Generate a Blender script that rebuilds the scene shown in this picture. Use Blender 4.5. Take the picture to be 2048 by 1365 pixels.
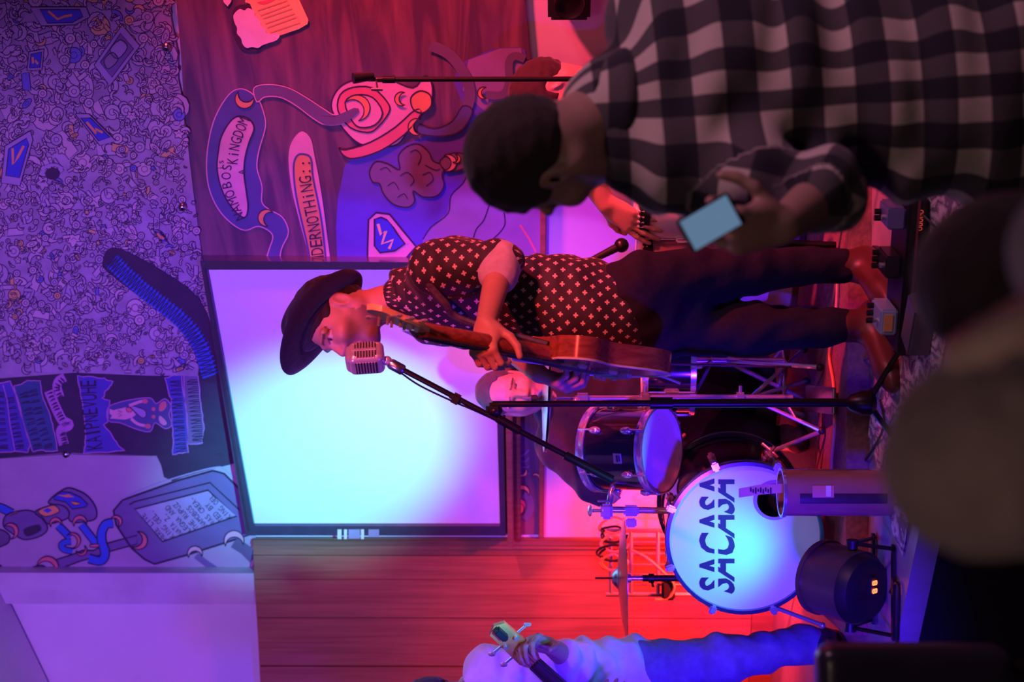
import bpy, bmesh, math, random
import numpy as np
from mathutils import Vector, Matrix
from mathutils.geometry import tessellate_polygon
for _o in list(bpy.data.objects): bpy.data.objects.remove(_o)
S = bpy.context.scene
COL = S.collection
# ------------------------------------------------------------------ camera
F, CX, CY, VH = 3050.0, 1024.0, 682.5, 1060.0        # photo is turned: image left is up in the place
CAMZ = 1.58
PITCH = math.atan((VH - CX) / F)
camd = bpy.data.cameras.new('camera'); cam = bpy.data.objects.new('camera', camd); COL.objects.link(cam)
DIR = Vector((0, math.cos(PITCH), math.sin(PITCH))); UPW = Vector((0, -math.sin(PITCH), math.cos(PITCH)))
RGT = Vector((1, 0, 0)); EYE = Vector((0, 0, CAMZ))
M = Matrix.Identity(4)
for i in range(3):
    M[i][0] = -UPW[i]; M[i][1] = RGT[i]; M[i][2] = -DIR[i]; M[i][3] = EYE[i]
cam.matrix_world = M
camd.sensor_fit = 'HORIZONTAL'; camd.sensor_width = 23.5; camd.lens = F * 23.5 / 2048
camd.clip_start = 0.05; camd.clip_end = 60
camd.dof.use_dof = True; camd.dof.focus_distance = 4.55; camd.dof.aperture_fstop = 2.0
S.camera = cam
# ------------------------------------------------------------------ world, lights, exposure
S.view_settings.view_transform = 'Standard'; S.view_settings.look = 'None'
S.view_settings.gamma = 1.0; S.view_settings.exposure = 0.0; S.view_settings.use_curve_mapping = False
w = bpy.data.worlds.new('dim_room'); S.world = w; w.use_nodes = True
w.node_tree.nodes['Background'].inputs[0].default_value = (0.34, 0.15, 0.52, 1)
w.node_tree.nodes['Background'].inputs[1].default_value = 0.05
def spot(name, loc, target, color, power, angle, blend=0.6, radius=0.08):
    d = bpy.data.lights.new(name, 'SPOT'); d.color = color; d.energy = power
    d.spot_size = math.radians(angle); d.spot_blend = blend; d.shadow_soft_size = radius
    o = bpy.data.objects.new(name, d); COL.objects.link(o); o.location = loc
    o.rotation_euler = (Vector(target) - Vector(loc)).to_track_quat('-Z', 'Y').to_euler()
    return o
STG = 0.55                                            # stage height
spot('violet_stage_light', (-1.7, 1.9, 3.3), (-0.35, 6.1, 2.85), (0.44, 0.13, 1.0), 520, 58, 0.7, 0.10)
spot('red_stage_light', (2.4, 3.0, 2.9), (1.40, 4.70, 1.75), (1.0, 0.045, 0.10), 1500, 62, 0.9, 0.10)
spot('cyan_stage_light', (-0.75, 2.85, 0.78), (-0.46, 6.05, 2.40), (0.06, 0.75, 1.0), 1350, 20, 1.0, 0.07)
spot('blue_stage_light', (-1.15, 3.15, 0.95), (-0.60, 5.6, 1.55), (0.06, 0.005, 1.0), 260, 84, 0.9, 0.08)
spot('blue_floor_light', (-0.70, 4.54, 0.72), (-0.62, 4.92, 1.30), (0.02, 0.60, 1.0), 13, 84, 1.0, 0.06)
spot('red_floor_light', (-0.62, 5.62, 0.72), (-1.15, 6.4, 0.95), (1.0, 0.03, 0.03), 260, 112, 1.0, 0.06)
spot('red_front_light', (1.0, 1.2, 3.0), (0.06, 4.30, 1.78), (1.0, 0.045, 0.035), 620, 19, 0.7, 0.08)
spot('bar_and_fill_light', (2.3, 1.7, 2.9), (0.9, 2.8, 1.5), (1.0, 0.40, 0.70), 120, 80, 0.9, 0.25)
spot('bar_and_fill_light', (-0.7, -0.9, 2.9), (0.3, 1.6, 1.2), (1.0, 0.66, 0.50), 34, 74, 0.9, 0.25)  # added fill that brightens the near seated listener, no known lamp here
# ------------------------------------------------------------------ pixel -> place
def ray(x, y):
    return (DIR * F + UPW * (CX - x) + RGT * (CY - y)).normalized()
def px(x, y, Y):
    r = ray(x, y); return EYE + r * (Y / r.y)
def on_plane(x, y, p0, n):
    r = ray(x, y); return EYE + r * ((Vector(p0) - EYE).dot(n) / r.dot(n))
def on_level(x, y, z): return on_plane(x, y, (0, 0, z), Vector((0, 0, 1)))
def ppm(Y): return F / Y
# ------------------------------------------------------------------ materials
MATS = {}
def mat(name, col=(.5, .5, .5), rough=.6, metal=0., var=0.06, scale=20., bump=0., emit=None, estr=1., coat=0., trans=0., spec=.5, sheen=0.):
    if name in MATS: return MATS[name]
    m = bpy.data.materials.new(name); m.use_nodes = True; nt = m.node_tree; b = nt.nodes['Principled BSDF']
    b.inputs['Roughness'].default_value = rough; b.inputs['Metallic'].default_value = metal
    b.inputs['Specular IOR Level'].default_value = spec
    if coat: b.inputs['Coat Weight'].default_value = coat; b.inputs['Coat Roughness'].default_value = .08
    if trans: b.inputs['Transmission Weight'].default_value = trans
    if sheen: b.inputs['Sheen Weight'].default_value = sheen
    tc = nt.nodes.new('ShaderNodeTexCoord'); no = nt.nodes.new('ShaderNodeTexNoise')
    no.inputs['Scale'].default_value = scale; no.inputs['Detail'].default_value = 4
    nt.links.new(tc.outputs['Object'], no.inputs['Vector'])
    cr = nt.nodes.new('ShaderNodeValToRGB')
    cr.color_ramp.elements[0].position = .3; cr.color_ramp.elements[1].position = .7
    cr.color_ramp.elements[0].color = tuple(max(0, c * (1 - var)) for c in col) + (1,)
    cr.color_ramp.elements[1].color = tuple(min(1, c * (1 + var)) for c in col) + (1,)
    nt.links.new(no.outputs['Fac'], cr.inputs['Fac']); nt.links.new(cr.outputs['Color'], b.inputs['Base Color'])
    if bump:
        bp = nt.nodes.new('ShaderNodeBump'); bp.inputs['Strength'].default_value = bump; bp.inputs['Distance'].default_value = .01
        nt.links.new(no.outputs['Fac'], bp.inputs['Height']); nt.links.new(bp.outputs['Normal'], b.inputs['Normal'])
    if emit:
        b.inputs['Emission Color'].default_value = tuple(emit) + (1,); b.inputs['Emission Strength'].default_value = estr
    MATS[name] = m; return m
def nodes(m): return m.node_tree, m.node_tree.nodes, m.node_tree.links, m.node_tree.nodes['Principled BSDF']
# ------------------------------------------------------------------ objects
def tag(o, label=None, cat=None, group=None, kind=None):
    if label: o['label'] = label
    if cat: o['category'] = cat
    if group: o['group'] = group
    if kind: o['kind'] = kind
    return o
def empty(name, loc, label, cat, group=None):
    o = bpy.data.objects.new(name, None); COL.objects.link(o); o.location = loc; o.empty_display_size = .05
    bpy.context.view_layer.update()
    return tag(o, label, cat, group)
def wloc(o):
    v = Vector((0, 0, 0))
    while o: v += o.location; o = o.parent
    return v
def link_mesh(name, me, mats, parent=None, smooth=None, origin=None):
    base = wloc(parent) if parent else Vector((0, 0, 0))
    o = bpy.data.objects.new(name, me); COL.objects.link(o)
    if parent: o.parent = parent
    if origin is not None: o.location = Vector(origin) - base; off = Vector(origin)
    else: off = base
    if off.length > 0: me.transform(Matrix.Translation(-off))
    for m in (mats if isinstance(mats, (list, tuple)) else [mats]): me.materials.append(m)
    if smooth is not None:
        for p in me.polygons: p.use_smooth = True
        if smooth < 3: me.set_sharp_from_angle(angle=smooth)
    me.update()
    return o
def frame(d, hint=(0, 0, 1)):
    d = Vector(d).normalized(); h = Vector(hint)
    if abs(d.dot(h)) > .98: h = Vector((1, 0, 0)) if abs(d.x) < .9 else Vector((0, 1, 0))
    a = h.cross(d).normalized(); b = d.cross(a).normalized()
    return a, b, d
class MB:
    def __init__(s): s.v = []; s.f = []; s.m = []; s.mi = 0
    def add(s, vs, fs):
        o = len(s.v); s.v += [tuple(v) for v in vs]; s.f += [tuple(i + o for i in f) for f in fs]; s.m += [s.mi] * len(fs); return s
    def hexa(s, p):      # 8 points: 4 bottom, 4 top
        return s.add(p, [(3, 2, 1, 0), (4, 5, 6, 7), (0, 1, 5, 4), (1, 2, 6, 5), (2, 3, 7, 6), (3, 0, 4, 7)])
    def box(s, c, size, ax=None, ay=None, az=None, bev=0.):
        c = Vector(c); ax = Vector(ax or (1, 0, 0)).normalized(); ay = Vector(ay or (0, 1, 0)).normalized(); az = Vector(az or ax.cross(ay)).normalized()
        X, Y, Z = [q / 2 for q in size]
        if bev <= 0:
            return s.hexa([c + ax * (X * i) + ay * (Y * j) + az * (Z * k) for k in (-1, 1) for i, j in ((-1, -1), (1, -1), (1, 1), (-1, 1))])
        bm = bmesh.new(); bmesh.ops.create_cube(bm, size=1)
        for v in bm.verts: v.co = Vector((v.co.x * size[0], v.co.y * size[1], v.co.z * size[2]))
        bmesh.ops.bevel(bm, geom=bm.edges[:], offset=min(bev, min(size) * .45), segments=2, affect='EDGES')
        bm.verts.index_update()
        vs = [c + ax * v.co.x + ay * v.co.y + az * v.co.z for v in bm.verts]; fs = [tuple(v.index for v in f.verts) for f in bm.faces]
        bm.free(); return s.add(vs, fs)
    def tube(s, pts, r, seg=8, caps=True, hint=(0, 0, 1)):
        pts = [Vector(p) for p in pts]; n = len(pts)
        rs = r if isinstance(r, (list, tuple)) else [r] * n
        a = None; vs = []; fs = []
        for i, p in enumerate(pts):
            t = (pts[min(i + 1, n - 1)] - pts[max(i - 1, 0)])
            if t.length < 1e-9: t = Vector((0, 0, 1))
            t.normalize()
            if a is None: a, b, _ = frame(t, hint)
            else:
                a = (a - t * a.dot(t)); a = a.normalized() if a.length > 1e-6 else frame(t)[0]
                b = t.cross(a)
            for k in range(seg):
                an = 2 * math.pi * k / seg; vs.append(p + (a * math.cos(an) + b * math.sin(an)) * rs[i])
        for i in range(n - 1):
            for k in range(seg):
                k2 = (k + 1) % seg; fs.append((i * seg + k, i * seg + k2, (i + 1) * seg + k2, (i + 1) * seg + k))
        if caps: fs.append(tuple(range(seg))[::-1]); fs.append(tuple((n - 1) * seg + k for k in range(seg)))
        return s.add(vs, fs)
    def lathe(s, prof, c, axis=(0, 0, 1), seg=32, hint=(1, 0, 0), arc=None):  # prof: (r, h)
        a, b, d = frame(axis, hint); c = Vector(c); vs = []; fs = []; n = len(prof)
        for k in range(seg):
            an = 2 * math.pi * k / seg
            for r, h in prof: vs.append(c + (a * math.cos(an) + b * math.sin(an)) * max(r, 1e-5) + d * h)
        for k in range(seg):
            k2 = (k + 1) % seg
            for i in range(n - 1): fs.append((k * n + i, k2 * n + i, k2 * n + i + 1, k * n + i + 1))
        return s.add(vs, fs)
    def ball(s, c, r, sc=(1, 1, 1), seg=12, axis=(0, 0, 1)):
        a, b, d = frame(axis); c = Vector(c); vs = []; fs = []; n = seg // 2 + 1
        for k in range(seg):
            an = 2 * math.pi * k / seg
            for i in range(n):
                th = math.pi * i / (n - 1) - math.pi / 2; q = max(math.cos(th), 1e-4)
                vs.append(c + a * (math.cos(an) * q * r * sc[0]) + b * (math.sin(an) * q * r * sc[1]) + d * (math.sin(th) * r * sc[2]))
        for k in range(seg):
            k2 = (k + 1) % seg
            for i in range(n - 1): fs.append((k * n + i, k2 * n + i, k2 * n + i + 1, k * n + i + 1))
        return s.add(vs, fs)
    def prism(s, poly, d):   # planar polygon of 3D points, extruded by vector d
        poly = [Vector(p) for p in poly]; n = len(poly); d = Vector(d)
        tri = tessellate_polygon([poly]); vs = poly + [p + d for p in poly]
        fs = [tuple(t) for t in tri] + [tuple(i + n for i in t)[::-1] for t in tri]
        fs += [(i, (i + 1) % n, (i + 1) % n + n, i + n) for i in range(n)]
        return s.add(vs, fs)
    def flat(s, poly):
        poly = [Vector(p) for p in poly]; return s.add(poly, [tuple(t) for t in tessellate_polygon([poly])])
    def build(s, name, mats, parent=None, smooth=.7, origin=None):
        me = bpy.data.meshes.new(name); me.from_pydata(s.v, [], s.f)
        if s.mi or any(s.m): me.polygons.foreach_set('material_index', s.m)
        bm = bmesh.new(); bm.from_mesh(me); bmesh.ops.recalc_face_normals(bm, faces=bm.faces[:]); bm.to_mesh(me); bm.free()
        return link_mesh(name, me, mats, parent, smooth, origin)
def smooth_path(pts, sub=6, closed=False):
    P = [tuple(p) for p in pts]; n = len(P); out = []
    rng = range(n if closed else n - 1)
    for i in rng:
        g = lambda j: P[j % n] if closed else P[min(max(j, 0), n - 1)]
        p0, p1, p2, p3 = g(i - 1), g(i), g(i + 1), g(i + 2)
        for k in range(sub):
            t = k / sub
            out.append(tuple(.5 * (2 * b + (c - a) * t + (2 * a - 5 * b + 4 * c - d) * t * t + (3 * b - a - 3 * c + d) * t ** 3) for a, b, c, d in zip(p0, p1, p2, p3)))
    if not closed: out.append(P[-1])
    return out
def text_mesh(txt, bold=0.):
    cu = bpy.data.curves.new('lettering', 'FONT'); cu.body = txt; cu.offset = bold; cu.size = 1.0; cu.resolution_u = 3
    o = bpy.data.objects.new('lettering', cu); COL.objects.link(o)
    dg = bpy.context.evaluated_depsgraph_get(); me = o.evaluated_get(dg).to_mesh()
    vs = [tuple(v.co) for v in me.vertices]; fs = [tuple(p.vertices) for p in me.polygons]
    o.evaluated_get(dg).to_mesh_clear(); bpy.data.objects.remove(o); bpy.data.curves.remove(cu)
    return vs, fs
# ------------------------------------------------------------------ room planes
WN = Vector((-.838, -1, 0)).normalized(); WP = Vector((0, 5.70, 0)); WE = Vector((1, -.838, 0)).normalized()
def wall(x, y, off=0.): return on_plane(x, y, WP + WN * off, WN)
a16 = math.radians(16); LE = Vector((-math.cos(a16), math.sin(a16), 0)); LN = Vector((-math.sin(a16), -math.cos(a16), 0))
LP = Vector((px(600, 1080, 6.40).x, 6.40, 0))
def lwall(x, y, off=0.): return on_plane(x, y, LP + LN * off, LN)
# painting on a wall panel, in photo pixels; every shape is a thin layer of paint on the board
class Paint:
    def __init__(s, off): s.off = off
    def at(s, x, y, layer): return wall(x, y, s.off + .0004 * layer)
    def fill(s, mb, pts, layer, closed_smooth=0):
        if closed_smooth: pts = smooth_path(pts, closed_smooth, True)
        mb.flat([s.at(p[0], p[1], layer) for p in pts]); return pts
    def line(s, mb, pts, w, layer, closed=False, sub=0):
        if sub: pts = smooth_path(pts, sub, closed)
        n = len(pts); L = []
        for i in range(n):
            if closed: a, b = pts[i - 1], pts[(i + 1) % n]
            else: a, b = pts[max(i - 1, 0)], pts[min(i + 1, n - 1)]
            tx, ty = b[0] - a[0], b[1] - a[1]; q = math.hypot(tx, ty) or 1
            nx, ny = -ty / q * w / 2, tx / q * w / 2
            L.append((s.at(pts[i][0] + nx, pts[i][1] + ny, layer), s.at(pts[i][0] - nx, pts[i][1] - ny, layer)))
        vs = [p for l in L for p in l]
        fs = [(2 * i, 2 * i + 1, 2 * ((i + 1) % n) + 1, 2 * ((i + 1) % n)) for i in range(n if closed else n - 1)]
        mb.add(vs, fs)
    def text(s, mb, txt, path, size, layer, track=1.0, squeeze=1.0):
        path = smooth_path(path, 8) if len(path) > 2 else path
        d = [0]
        for a, b in zip(path, path[1:]): d.append(d[-1] + math.hypot(b[0] - a[0], b[1] - a[1]))
        def pos(t):
            t = min(max(t, 0), d[-1] - 1e-6)
            for i in range(len(path) - 1):
                if d[i + 1] >= t:
                    q = (t - d[i]) / max(d[i + 1] - d[i], 1e-9); a, b = path[i], path[i + 1]
                    L = math.hypot(b[0] - a[0], b[1] - a[1]) or 1
                    return (a[0] + (b[0] - a[0]) * q, a[1] + (b[1] - a[1]) * q), ((b[0] - a[0]) / L, (b[1] - a[1]) / L)
        n = len(txt); step = d[-1] / n
        for i, ch in enumerate(txt):
            if ch == ' ': continue
            vs, fs = text_mesh(ch)
            if not vs: continue
            x0 = min(v[0] for v in vs); x1 = max(v[0] for v in vs); wd = max(x1 - x0, .08)
            sx = min(step * .86 * track / wd, size * 1.3) * squeeze
            p, t = pos((i + .5) * step); up = (t[1], -t[0])
            mb.add([s.at(p[0] + t[0] * (v[0] - (x0 + x1) / 2) * sx + up[0] * v[1] * size * 1.38, p[1] + t[1] * (v[0] - (x0 + x1) / 2) * sx + up[1] * v[1] * size * 1.38, layer) for v in vs], fs)
def paint_mat(name, c): return mat('paint_' + name, c, .75, 0, .10, 9., .05)
# ================================================================== the room
def plank_mat(name, c1, c2, rough=.45, sc=(60, 60, 2.2)):
    if name in MATS: return MATS[name]
    m = mat(name, c1, rough, 0, .1, 14, .05); nt, N, Lk, b = nodes(m)
    tc = N.new('ShaderNodeTexCoord'); mp = N.new('ShaderNodeMapping'); mp.inputs['Scale'].default_value = sc
    oi = N.new('ShaderNodeObjectInfo'); ad = N.new('ShaderNodeVectorMath'); ad.operation = 'ADD'
    Lk.new(tc.outputs['Object'], ad.inputs[0]); Lk.new(oi.outputs['Random'], ad.inputs[1]); Lk.new(ad.outputs[0], mp.inputs['Vector'])
    n1 = N.new('ShaderNodeTexNoise'); n1.inputs['Scale'].default_value = 1; n1.inputs['Detail'].default_value = 5; n1.inputs['Distortion'].default_value = .6
    Lk.new(mp.outputs[0], n1.inputs['Vector']); cr = N.new('ShaderNodeValToRGB')
    cr.color_ramp.elements[0].position = .35; cr.color_ramp.elements[1].position = .68
    cr.color_ramp.elements[0].color = (*c1, 1); cr.color_ramp.elements[1].color = (*c2, 1)
    Lk.new(n1.outputs['Fac'], cr.inputs['Fac']); Lk.new(cr.outputs['Color'], b.inputs['Base Color'])
    return m
M_white = mat('white_wall_paint', (.74, .70, .72), .7, 0, .05, 3., .03)
M_wood = plank_mat('brown_plank_wood', (.27, .11, .06), (.37, .17, .09))
M_trim = plank_mat('dark_trim_wood', (.16, .07, .04), (.25, .12, .07))
M_black = mat('black_plastic', (.012, .012, .014), .45, 0, .2, 30)
M_blackm = mat('black_metal', (.02, .018, .02), .35, .6, .2, 40)
M_chrome = mat('chrome', (.82, .82, .86), .16, .78, .04, 15)
M_steel = mat('brushed_steel', (.55, .55, .58), .28, 1., .1, 60)
# audience floor and stage
m_floor = mat('dark_floor', (.05, .035, .035), .5, 0, .3, 5., .05)
b = MB(); b.box((0, 3.5, -.05), (9, 11, .1)); tag(b.build('floor', m_floor), kind='structure')
m_stage = mat('stage_deck_paint', (.33, .27, .36), .42, 0, .18, 7., .05)
def se(X): return Vector((X, 4.39 - .73 * (X + .93), 0))      # front edge of the stage
st = [se(-3.2), se(2.4), Vector((3.2, 4.5, 0)), Vector((3.2, 8.0, 0)), Vector((-3.2, 8.4, 0))]
b = MB(); b.prism([p for p in st], (0, 0, STG)); stage = b.build('stage', m_stage); tag(stage, kind='structure')
en = Vector((-.73, -1, 0)).normalized(); ed = Vector((1, -.73, 0)).normalized()
b = MB(); b.box((se(-3.2) + se(2.4)) / 2 + en * .012 + Vector((0, 0, STG - .03)), ((se(2.4) - se(-3.2)).length, .03, .062), ed, en, (0, 0, 1))
tag(b.build('trim_1', mat('stage_edge_strip', (.4, .34, .42), .4)), kind='structure')
b = MB(); b.box((se(-3.2) + se(2.4)) / 2 + en * .008 + Vector((0, 0, .258)), ((se(2.4) - se(-3.2)).length, .014, .515), ed, en, (0, 0, 1))
tag(b.build('trim_7', mat('stage_skirt_black', (.012, .010, .014), .9, 0, .2, 8.)), kind='structure')
# back wall
wl = wall(500, 1185); wr = wall(500, -420)
b = MB(); A = Vector((wl.x, wl.y, 0)); B = Vector((wr.x, wr.y, 0)); d = -WN * .12
b.hexa([A, B, B + d, A + d] + [p + Vector((0, 0, 4.3)) for p in (A, B, B + d, A + d)])
wall_back = b.build('wall_back', M_white); tag(wall_back, kind='structure')
# baseboard along the back wall
wb0 = wall(1600, 1075); wb0.z = STG; wb1 = Vector((B.x, B.y, STG))
b = MB(); b.box((wb0 + wb1) / 2 + WN * .009 + Vector((0, 0, .04)), ((wb1 - wb0).length, .018, .08), WE, WN, (0, 0, 1))
tag(b.build('baseboard_back', M_trim), kind='structure')
# left wall: planks below, white above
ztop = lwall(505, 1080).z
b = MB(); p0 = lwall(700, 1084, -.03); p1 = p0 + LE * 2.4
b.hexa([Vector((q.x, q.y, 0)) for q in (p0, p1, p1 - LN * .06, p0 - LN * .06)] + [Vector((q.x, q.y, ztop - .01)) for q in (p0, p1, p1 - LN * .06, p0 - LN * .06)])
wall_left = b.build('wall_left', M_trim); tag(wall_left, kind='structure')
seams = [1083, 1112, 1160, 1236, 1335, 1420, 1500, 1590]
for i, (ya, yb) in enumerate(zip(seams, seams[1:])):
    g = .0035 if yb == 1335 else .0012
    q0 = lwall(800, ya, .0) + LE * g; q1 = lwall(800, yb, .0) - LE * (g if yb != 1335 else .006)
    b = MB(); pr = .004 * ((i * 7) % 3 - 1) * .5
    b.hexa([Vector((q.x, q.y, STG + .09)) + LN * pr for q in (q0, q1)] + [Vector((q.x, q.y, STG + .09)) - LN * .03 for q in (q1, q0)] +
           [Vector((q.x, q.y, ztop)) + LN * pr for q in (q0, q1)] + [Vector((q.x, q.y, ztop)) - LN * .03 for q in (q1, q0)])
    b.build('plank', M_wood, wall_left)
b = MB(); q0 = lwall(800, 1094, .014); q1 = q0 + LE * 2.3
b.box((q0 + q1) / 2 * Vector((1, 1, 0)) .length if False else Vector(((q0.x + q1.x) / 2, (q0.y + q1.y) / 2, STG + .045)), ((q1 - q0).length, .03, .09), LE, LN, (0, 0, 1))
tag(b.build('baseboard_left', M_trim), kind='structure')
c0 = lwall(800, 1083, .012); b = MB(); b.box((c0.x, c0.y, (STG + ztop) / 2), (.035, .035, ztop - STG), LE, LN, (0, 0, 1), .006)
tag(b.build('trim_2', M_trim), kind='structure')
c0 = lwall(800, 1093, .010); b = MB(); b.box((c0.x, c0.y, (STG + ztop) / 2), (.022, .02, ztop - STG), LE, LN, (0, 0, 1), .004)
tag(b.build('trim_3', M_wood), kind='structure')
# upper white wall with its sloping top, ceiling above
UO = -.08
b = MB(); ptl = [(-80, 1195), (20, 1208), (95, 1365), (190, 1560), (530, 1560), (530, 1195)]
b.prism([lwall(x, y, UO) for x, y in ptl], -LN * .08); wu = b.build('wall_left_upper', M_white); tag(wu, kind='structure')
b = MB(); a0 = lwall(-80, 1000, UO + .02); a1 = lwall(20, 1208, UO + .02); a2 = lwall(190, 1560, UO + .02)
dirc = (a2 - a1); a0 = a1 - dirc * .12; b.hexa([a0, a2, a2 + Vector((0, -3, .0)), a0 + Vector((0, -3, 0))] + [p + Vector((0, 0, .06)) for p in (a0, a2, a2 + Vector((0, -3, 0)), a0 + Vector((0, -3, 0)))])
tag(b.build('ceiling', M_white), kind='structure')
for i, (ya, yb, o) in enumerate(((1147, 1181, .03), (1179, 1209, .0))):      # corner posts
    q0 = lwall(300, ya, UO + .06 + o); q1 = lwall(300, yb, UO + .06 + o)
    z0 = lwall(508, ya).z; b = MB()
    b.hexa([Vector((q.x, q.y, z0)) for q in (q0, q1)] + [Vector((q.x, q.y, z0)) - LN * (.07 + o) for q in (q1, q0)] + [Vector((q.x, q.y, 4.2)) for q in (q0, q1)] + [Vector((q.x, q.y, 4.2)) - LN * (.07 + o) for q in (q1, q0)])
    tag(b.build('trim_%d' % (4 + i), mat('post_shade_grey', (.58, .53, .58), .6, 0, .1, 6.)), kind='structure')  # posts greyed so their relief shows: shade put into the colour
# ================================================================== murals
INK = paint_mat('ink', (.045, .03, .06)); P_pink = paint_mat('pink', (.80, .42, .48)); P_or = paint_mat('orange', (.85, .38, .14))
P_red = paint_mat('salmon', (.75, .20, .22)); P_blue = paint_mat('blue', (.06, .08, .55)); P_steel = paint_mat('steel_blue', (.10, .11, .27))
P_vio = paint_mat('violet_grey', (.20, .14, .30)); P_dk = paint_mat('dark', (.055, .035, .07)); P_yel = paint_mat('yellow', (.95, .78, .30))
P_wh = paint_mat('white', (.85, .80, .80)); P_lav = paint_mat('lavender', (.42, .33, .52)); P_grey = paint_mat('grey', (.30, .26, .34)); P_cob = paint_mat('cobalt', (.05, .14, .62))
P_slate = paint_mat('slate', (.16, .13, .22))
m_dark = mat('dark_mural_ground', (.085, .05, .09), .6, 0, .25, 6., .05)
nt, N, Lk, bs = nodes(m_dark)                                  # long diagonal brush streaks
tc = N.new('ShaderNodeTexCoord'); mp = N.new('ShaderNodeMapping'); mp.inputs['Rotation'].default_value = (0, .9, 0); mp.inputs['Scale'].default_value = (1.2, 1.2, 9)
nz = N.new('ShaderNodeTexNoise'); nz.inputs['Scale'].default_value = 1.6; nz.inputs['Detail'].default_value = 6; nz.inputs['Distortion'].default_value = .8
Lk.new(tc.outputs['Object'], mp.inputs['Vector']); Lk.new(mp.outputs[0], nz.inputs['Vector']); cr = N.new('ShaderNodeValToRGB')
cr.color_ramp.elements[0].position = .42; cr.color_ramp.elements[0].color = (.10, .06, .105, 1)
cr.color_ramp.elements[1].position = .75; cr.color_ramp.elements[1].color = (.30, .15, .17, 1)
Lk.new(nz.outputs['Fac'], cr.inputs['Fac']); Lk.new(cr.outputs['Color'], bs.inputs['Base Color'])
def board(name, pts, off, material, label):
    c = wall(sum(p[0] for p in pts) / len(pts), sum(p[1] for p in pts) / len(pts), off)
    root = empty(name, (c.x, c.y, min(wall(p[0], p[1], off).z for p in pts)), label, 'mural')
    b = MB(); b.prism([wall(x, y, off) for x, y in pts], -WN * (off - .0005)); b.build('panel', material, root)
    return root
def crescent(cx_, cy_, r, ang, cut=.55, off=.5, n=14):
    out = []; a0 = math.radians(ang)
    for k in range(n + 1):
        t = a0 - 2.1 + 4.2 * k / n; out.append((cx_ + r * math.cos(t), cy_ + r * math.sin(t)))
    ox, oy = cx_ - math.cos(a0) * r * off, cy_ - math.sin(a0) * r * off
    e0, e1 = out[-1], out[0]; r2 = math.hypot(e0[0] - ox, e0[1] - oy)
    t0 = math.atan2(e0[1] - oy, e0[0] - ox); t1 = math.atan2(e1[1] - oy, e1[0] - ox)
    while t1 > t0: t1 -= 2 * math.pi
    return out + [(ox + r2 * math.cos(t0 + (t1 - t0) * k / n), oy + r2 * math.sin(t0 + (t1 - t0) * k / n)) for k in range(1, n)]
class Fig:   # one painted figure = one part: filled shapes and outlines in several paints
    def __init__(s, P, mats): s.P = P; s.mats = mats; s.b = MB()
    def fill(s, m, pts, layer, sm=0):
        s.b.mi = s.mats.index(m); return s.P.fill(s.b, pts, layer, sm)
    def line(s, m, pts, w, layer, closed=False, sub=0): s.b.mi = s.mats.index(m); s.P.line(s.b, pts, w, layer, closed, sub)
    def both(s, m, pts, layer, sm=0, w=3, ink=None):
        q = s.fill(m, pts, layer, sm); s.line(ink or INK, q, w, layer + 1, True)
    def text(s, m, t, path, size, layer, **k): s.b.mi = s.mats.index(m); s.P.text(s.b, t, path, size, layer, **k)
    def build(s, name, parent): return s.b.build(name, s.mats, parent, None)
ALLP = [INK, P_pink, P_or, P_red, P_blue, P_steel, P_vio, P_dk, P_yel, P_wh, P_lav, P_grey, P_cob, P_slate]
def screwcap(parent, x, y, off):
    c = wall(x, y, off); b = MB(); b.lathe([(0, .010), (.008, .010), (.013, .006), (.016, .0)], c, WN, 16); b.build('washer', M_steel, parent)
    b = MB(); b.lathe([(0, .014), (.005, .0135), (.006, .010)], c, WN, 10); b.build('screw', M_blackm, parent)
# ---- dark mural behind the stage
DM = [(345, -80), (362, 110), (367, 200), (386, 380), (408, 530), (505, 1070), (1086, 1070), (1086, 430), (1072, 300), (1064, 150), (1050, 0), (1045, -80)]
dm = board('painted_mural', DM, .012, m_dark, 'dark painted mural with lettered sausage, beer mug and blue planet behind the screen')
P = Paint(.0125)
f = Fig(P, list(ALLP))      # planet and pale ground
P_pla = paint_mat('planet_blue', (.12, .09, .52)); P_gnd = paint_mat('pale_ground', (.30, .21, .42)); f.mats += [P_pla, P_gnd]
f.fill(P_pla, [(720, 306), (690, 330), (676, 395), (672, 455), (676, 560), (1080, 560), (1080, 430), (1068, 310), (1058, 160), (1050, 100), (1035, 94), (985, 98), (930, 122), (905, 160), (932, 222), (880, 262), (800, 292), (750, 300)], 1)
f.fill(P_gnd, [(937, 120), (1000, 97), (1042, 96), (1052, 150), (1062, 250), (1010, 250), (960, 215), (925, 180)], 2, 0)
f.fill(P_gnd, [(1066, 330), (1000, 310), (945, 335), (925, 368), (902, 392), (894, 427), (862, 455), (846, 479), (840, 560), (1083, 560), (1083, 430)], 3)
f.line(INK, [(960, 330), (937, 348), (925, 368), (902, 392), (896, 427), (862, 455), (846, 479)], 2.2, 4, sub=4)
f.line(INK, [(980, 405), (968, 440), (952, 460), (944, 490), (938, 520)], 2.6, 4, sub=4)
f.line(INK, [(1008, 425), (1010, 448), (1000, 465), (985, 480), (975, 500)], 2.6, 4, sub=4)
f.line(P_red, [(1040, 450), (1058, 478), (1072, 505)], 4, 4)
f.build('planet', dm)
f = Fig(P, ALLP)      # sausage with lettering, its arm and leg
body = [(486, 178), (459, 188), (431, 233), (417, 285), (413, 336), (419, 380), (437, 419), (463, 447), (490, 461), (518, 453), (545, 470), (538, 500), (526, 545), (553, 545), (563, 498), (577, 465), (565, 435), (540, 420), (524, 405), (524, 372), (514, 336), (518, 301), (531, 253), (526, 221), (514, 196)]
f.both(P_steel, body, 5, 4, 2.2, P_pink)
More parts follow.
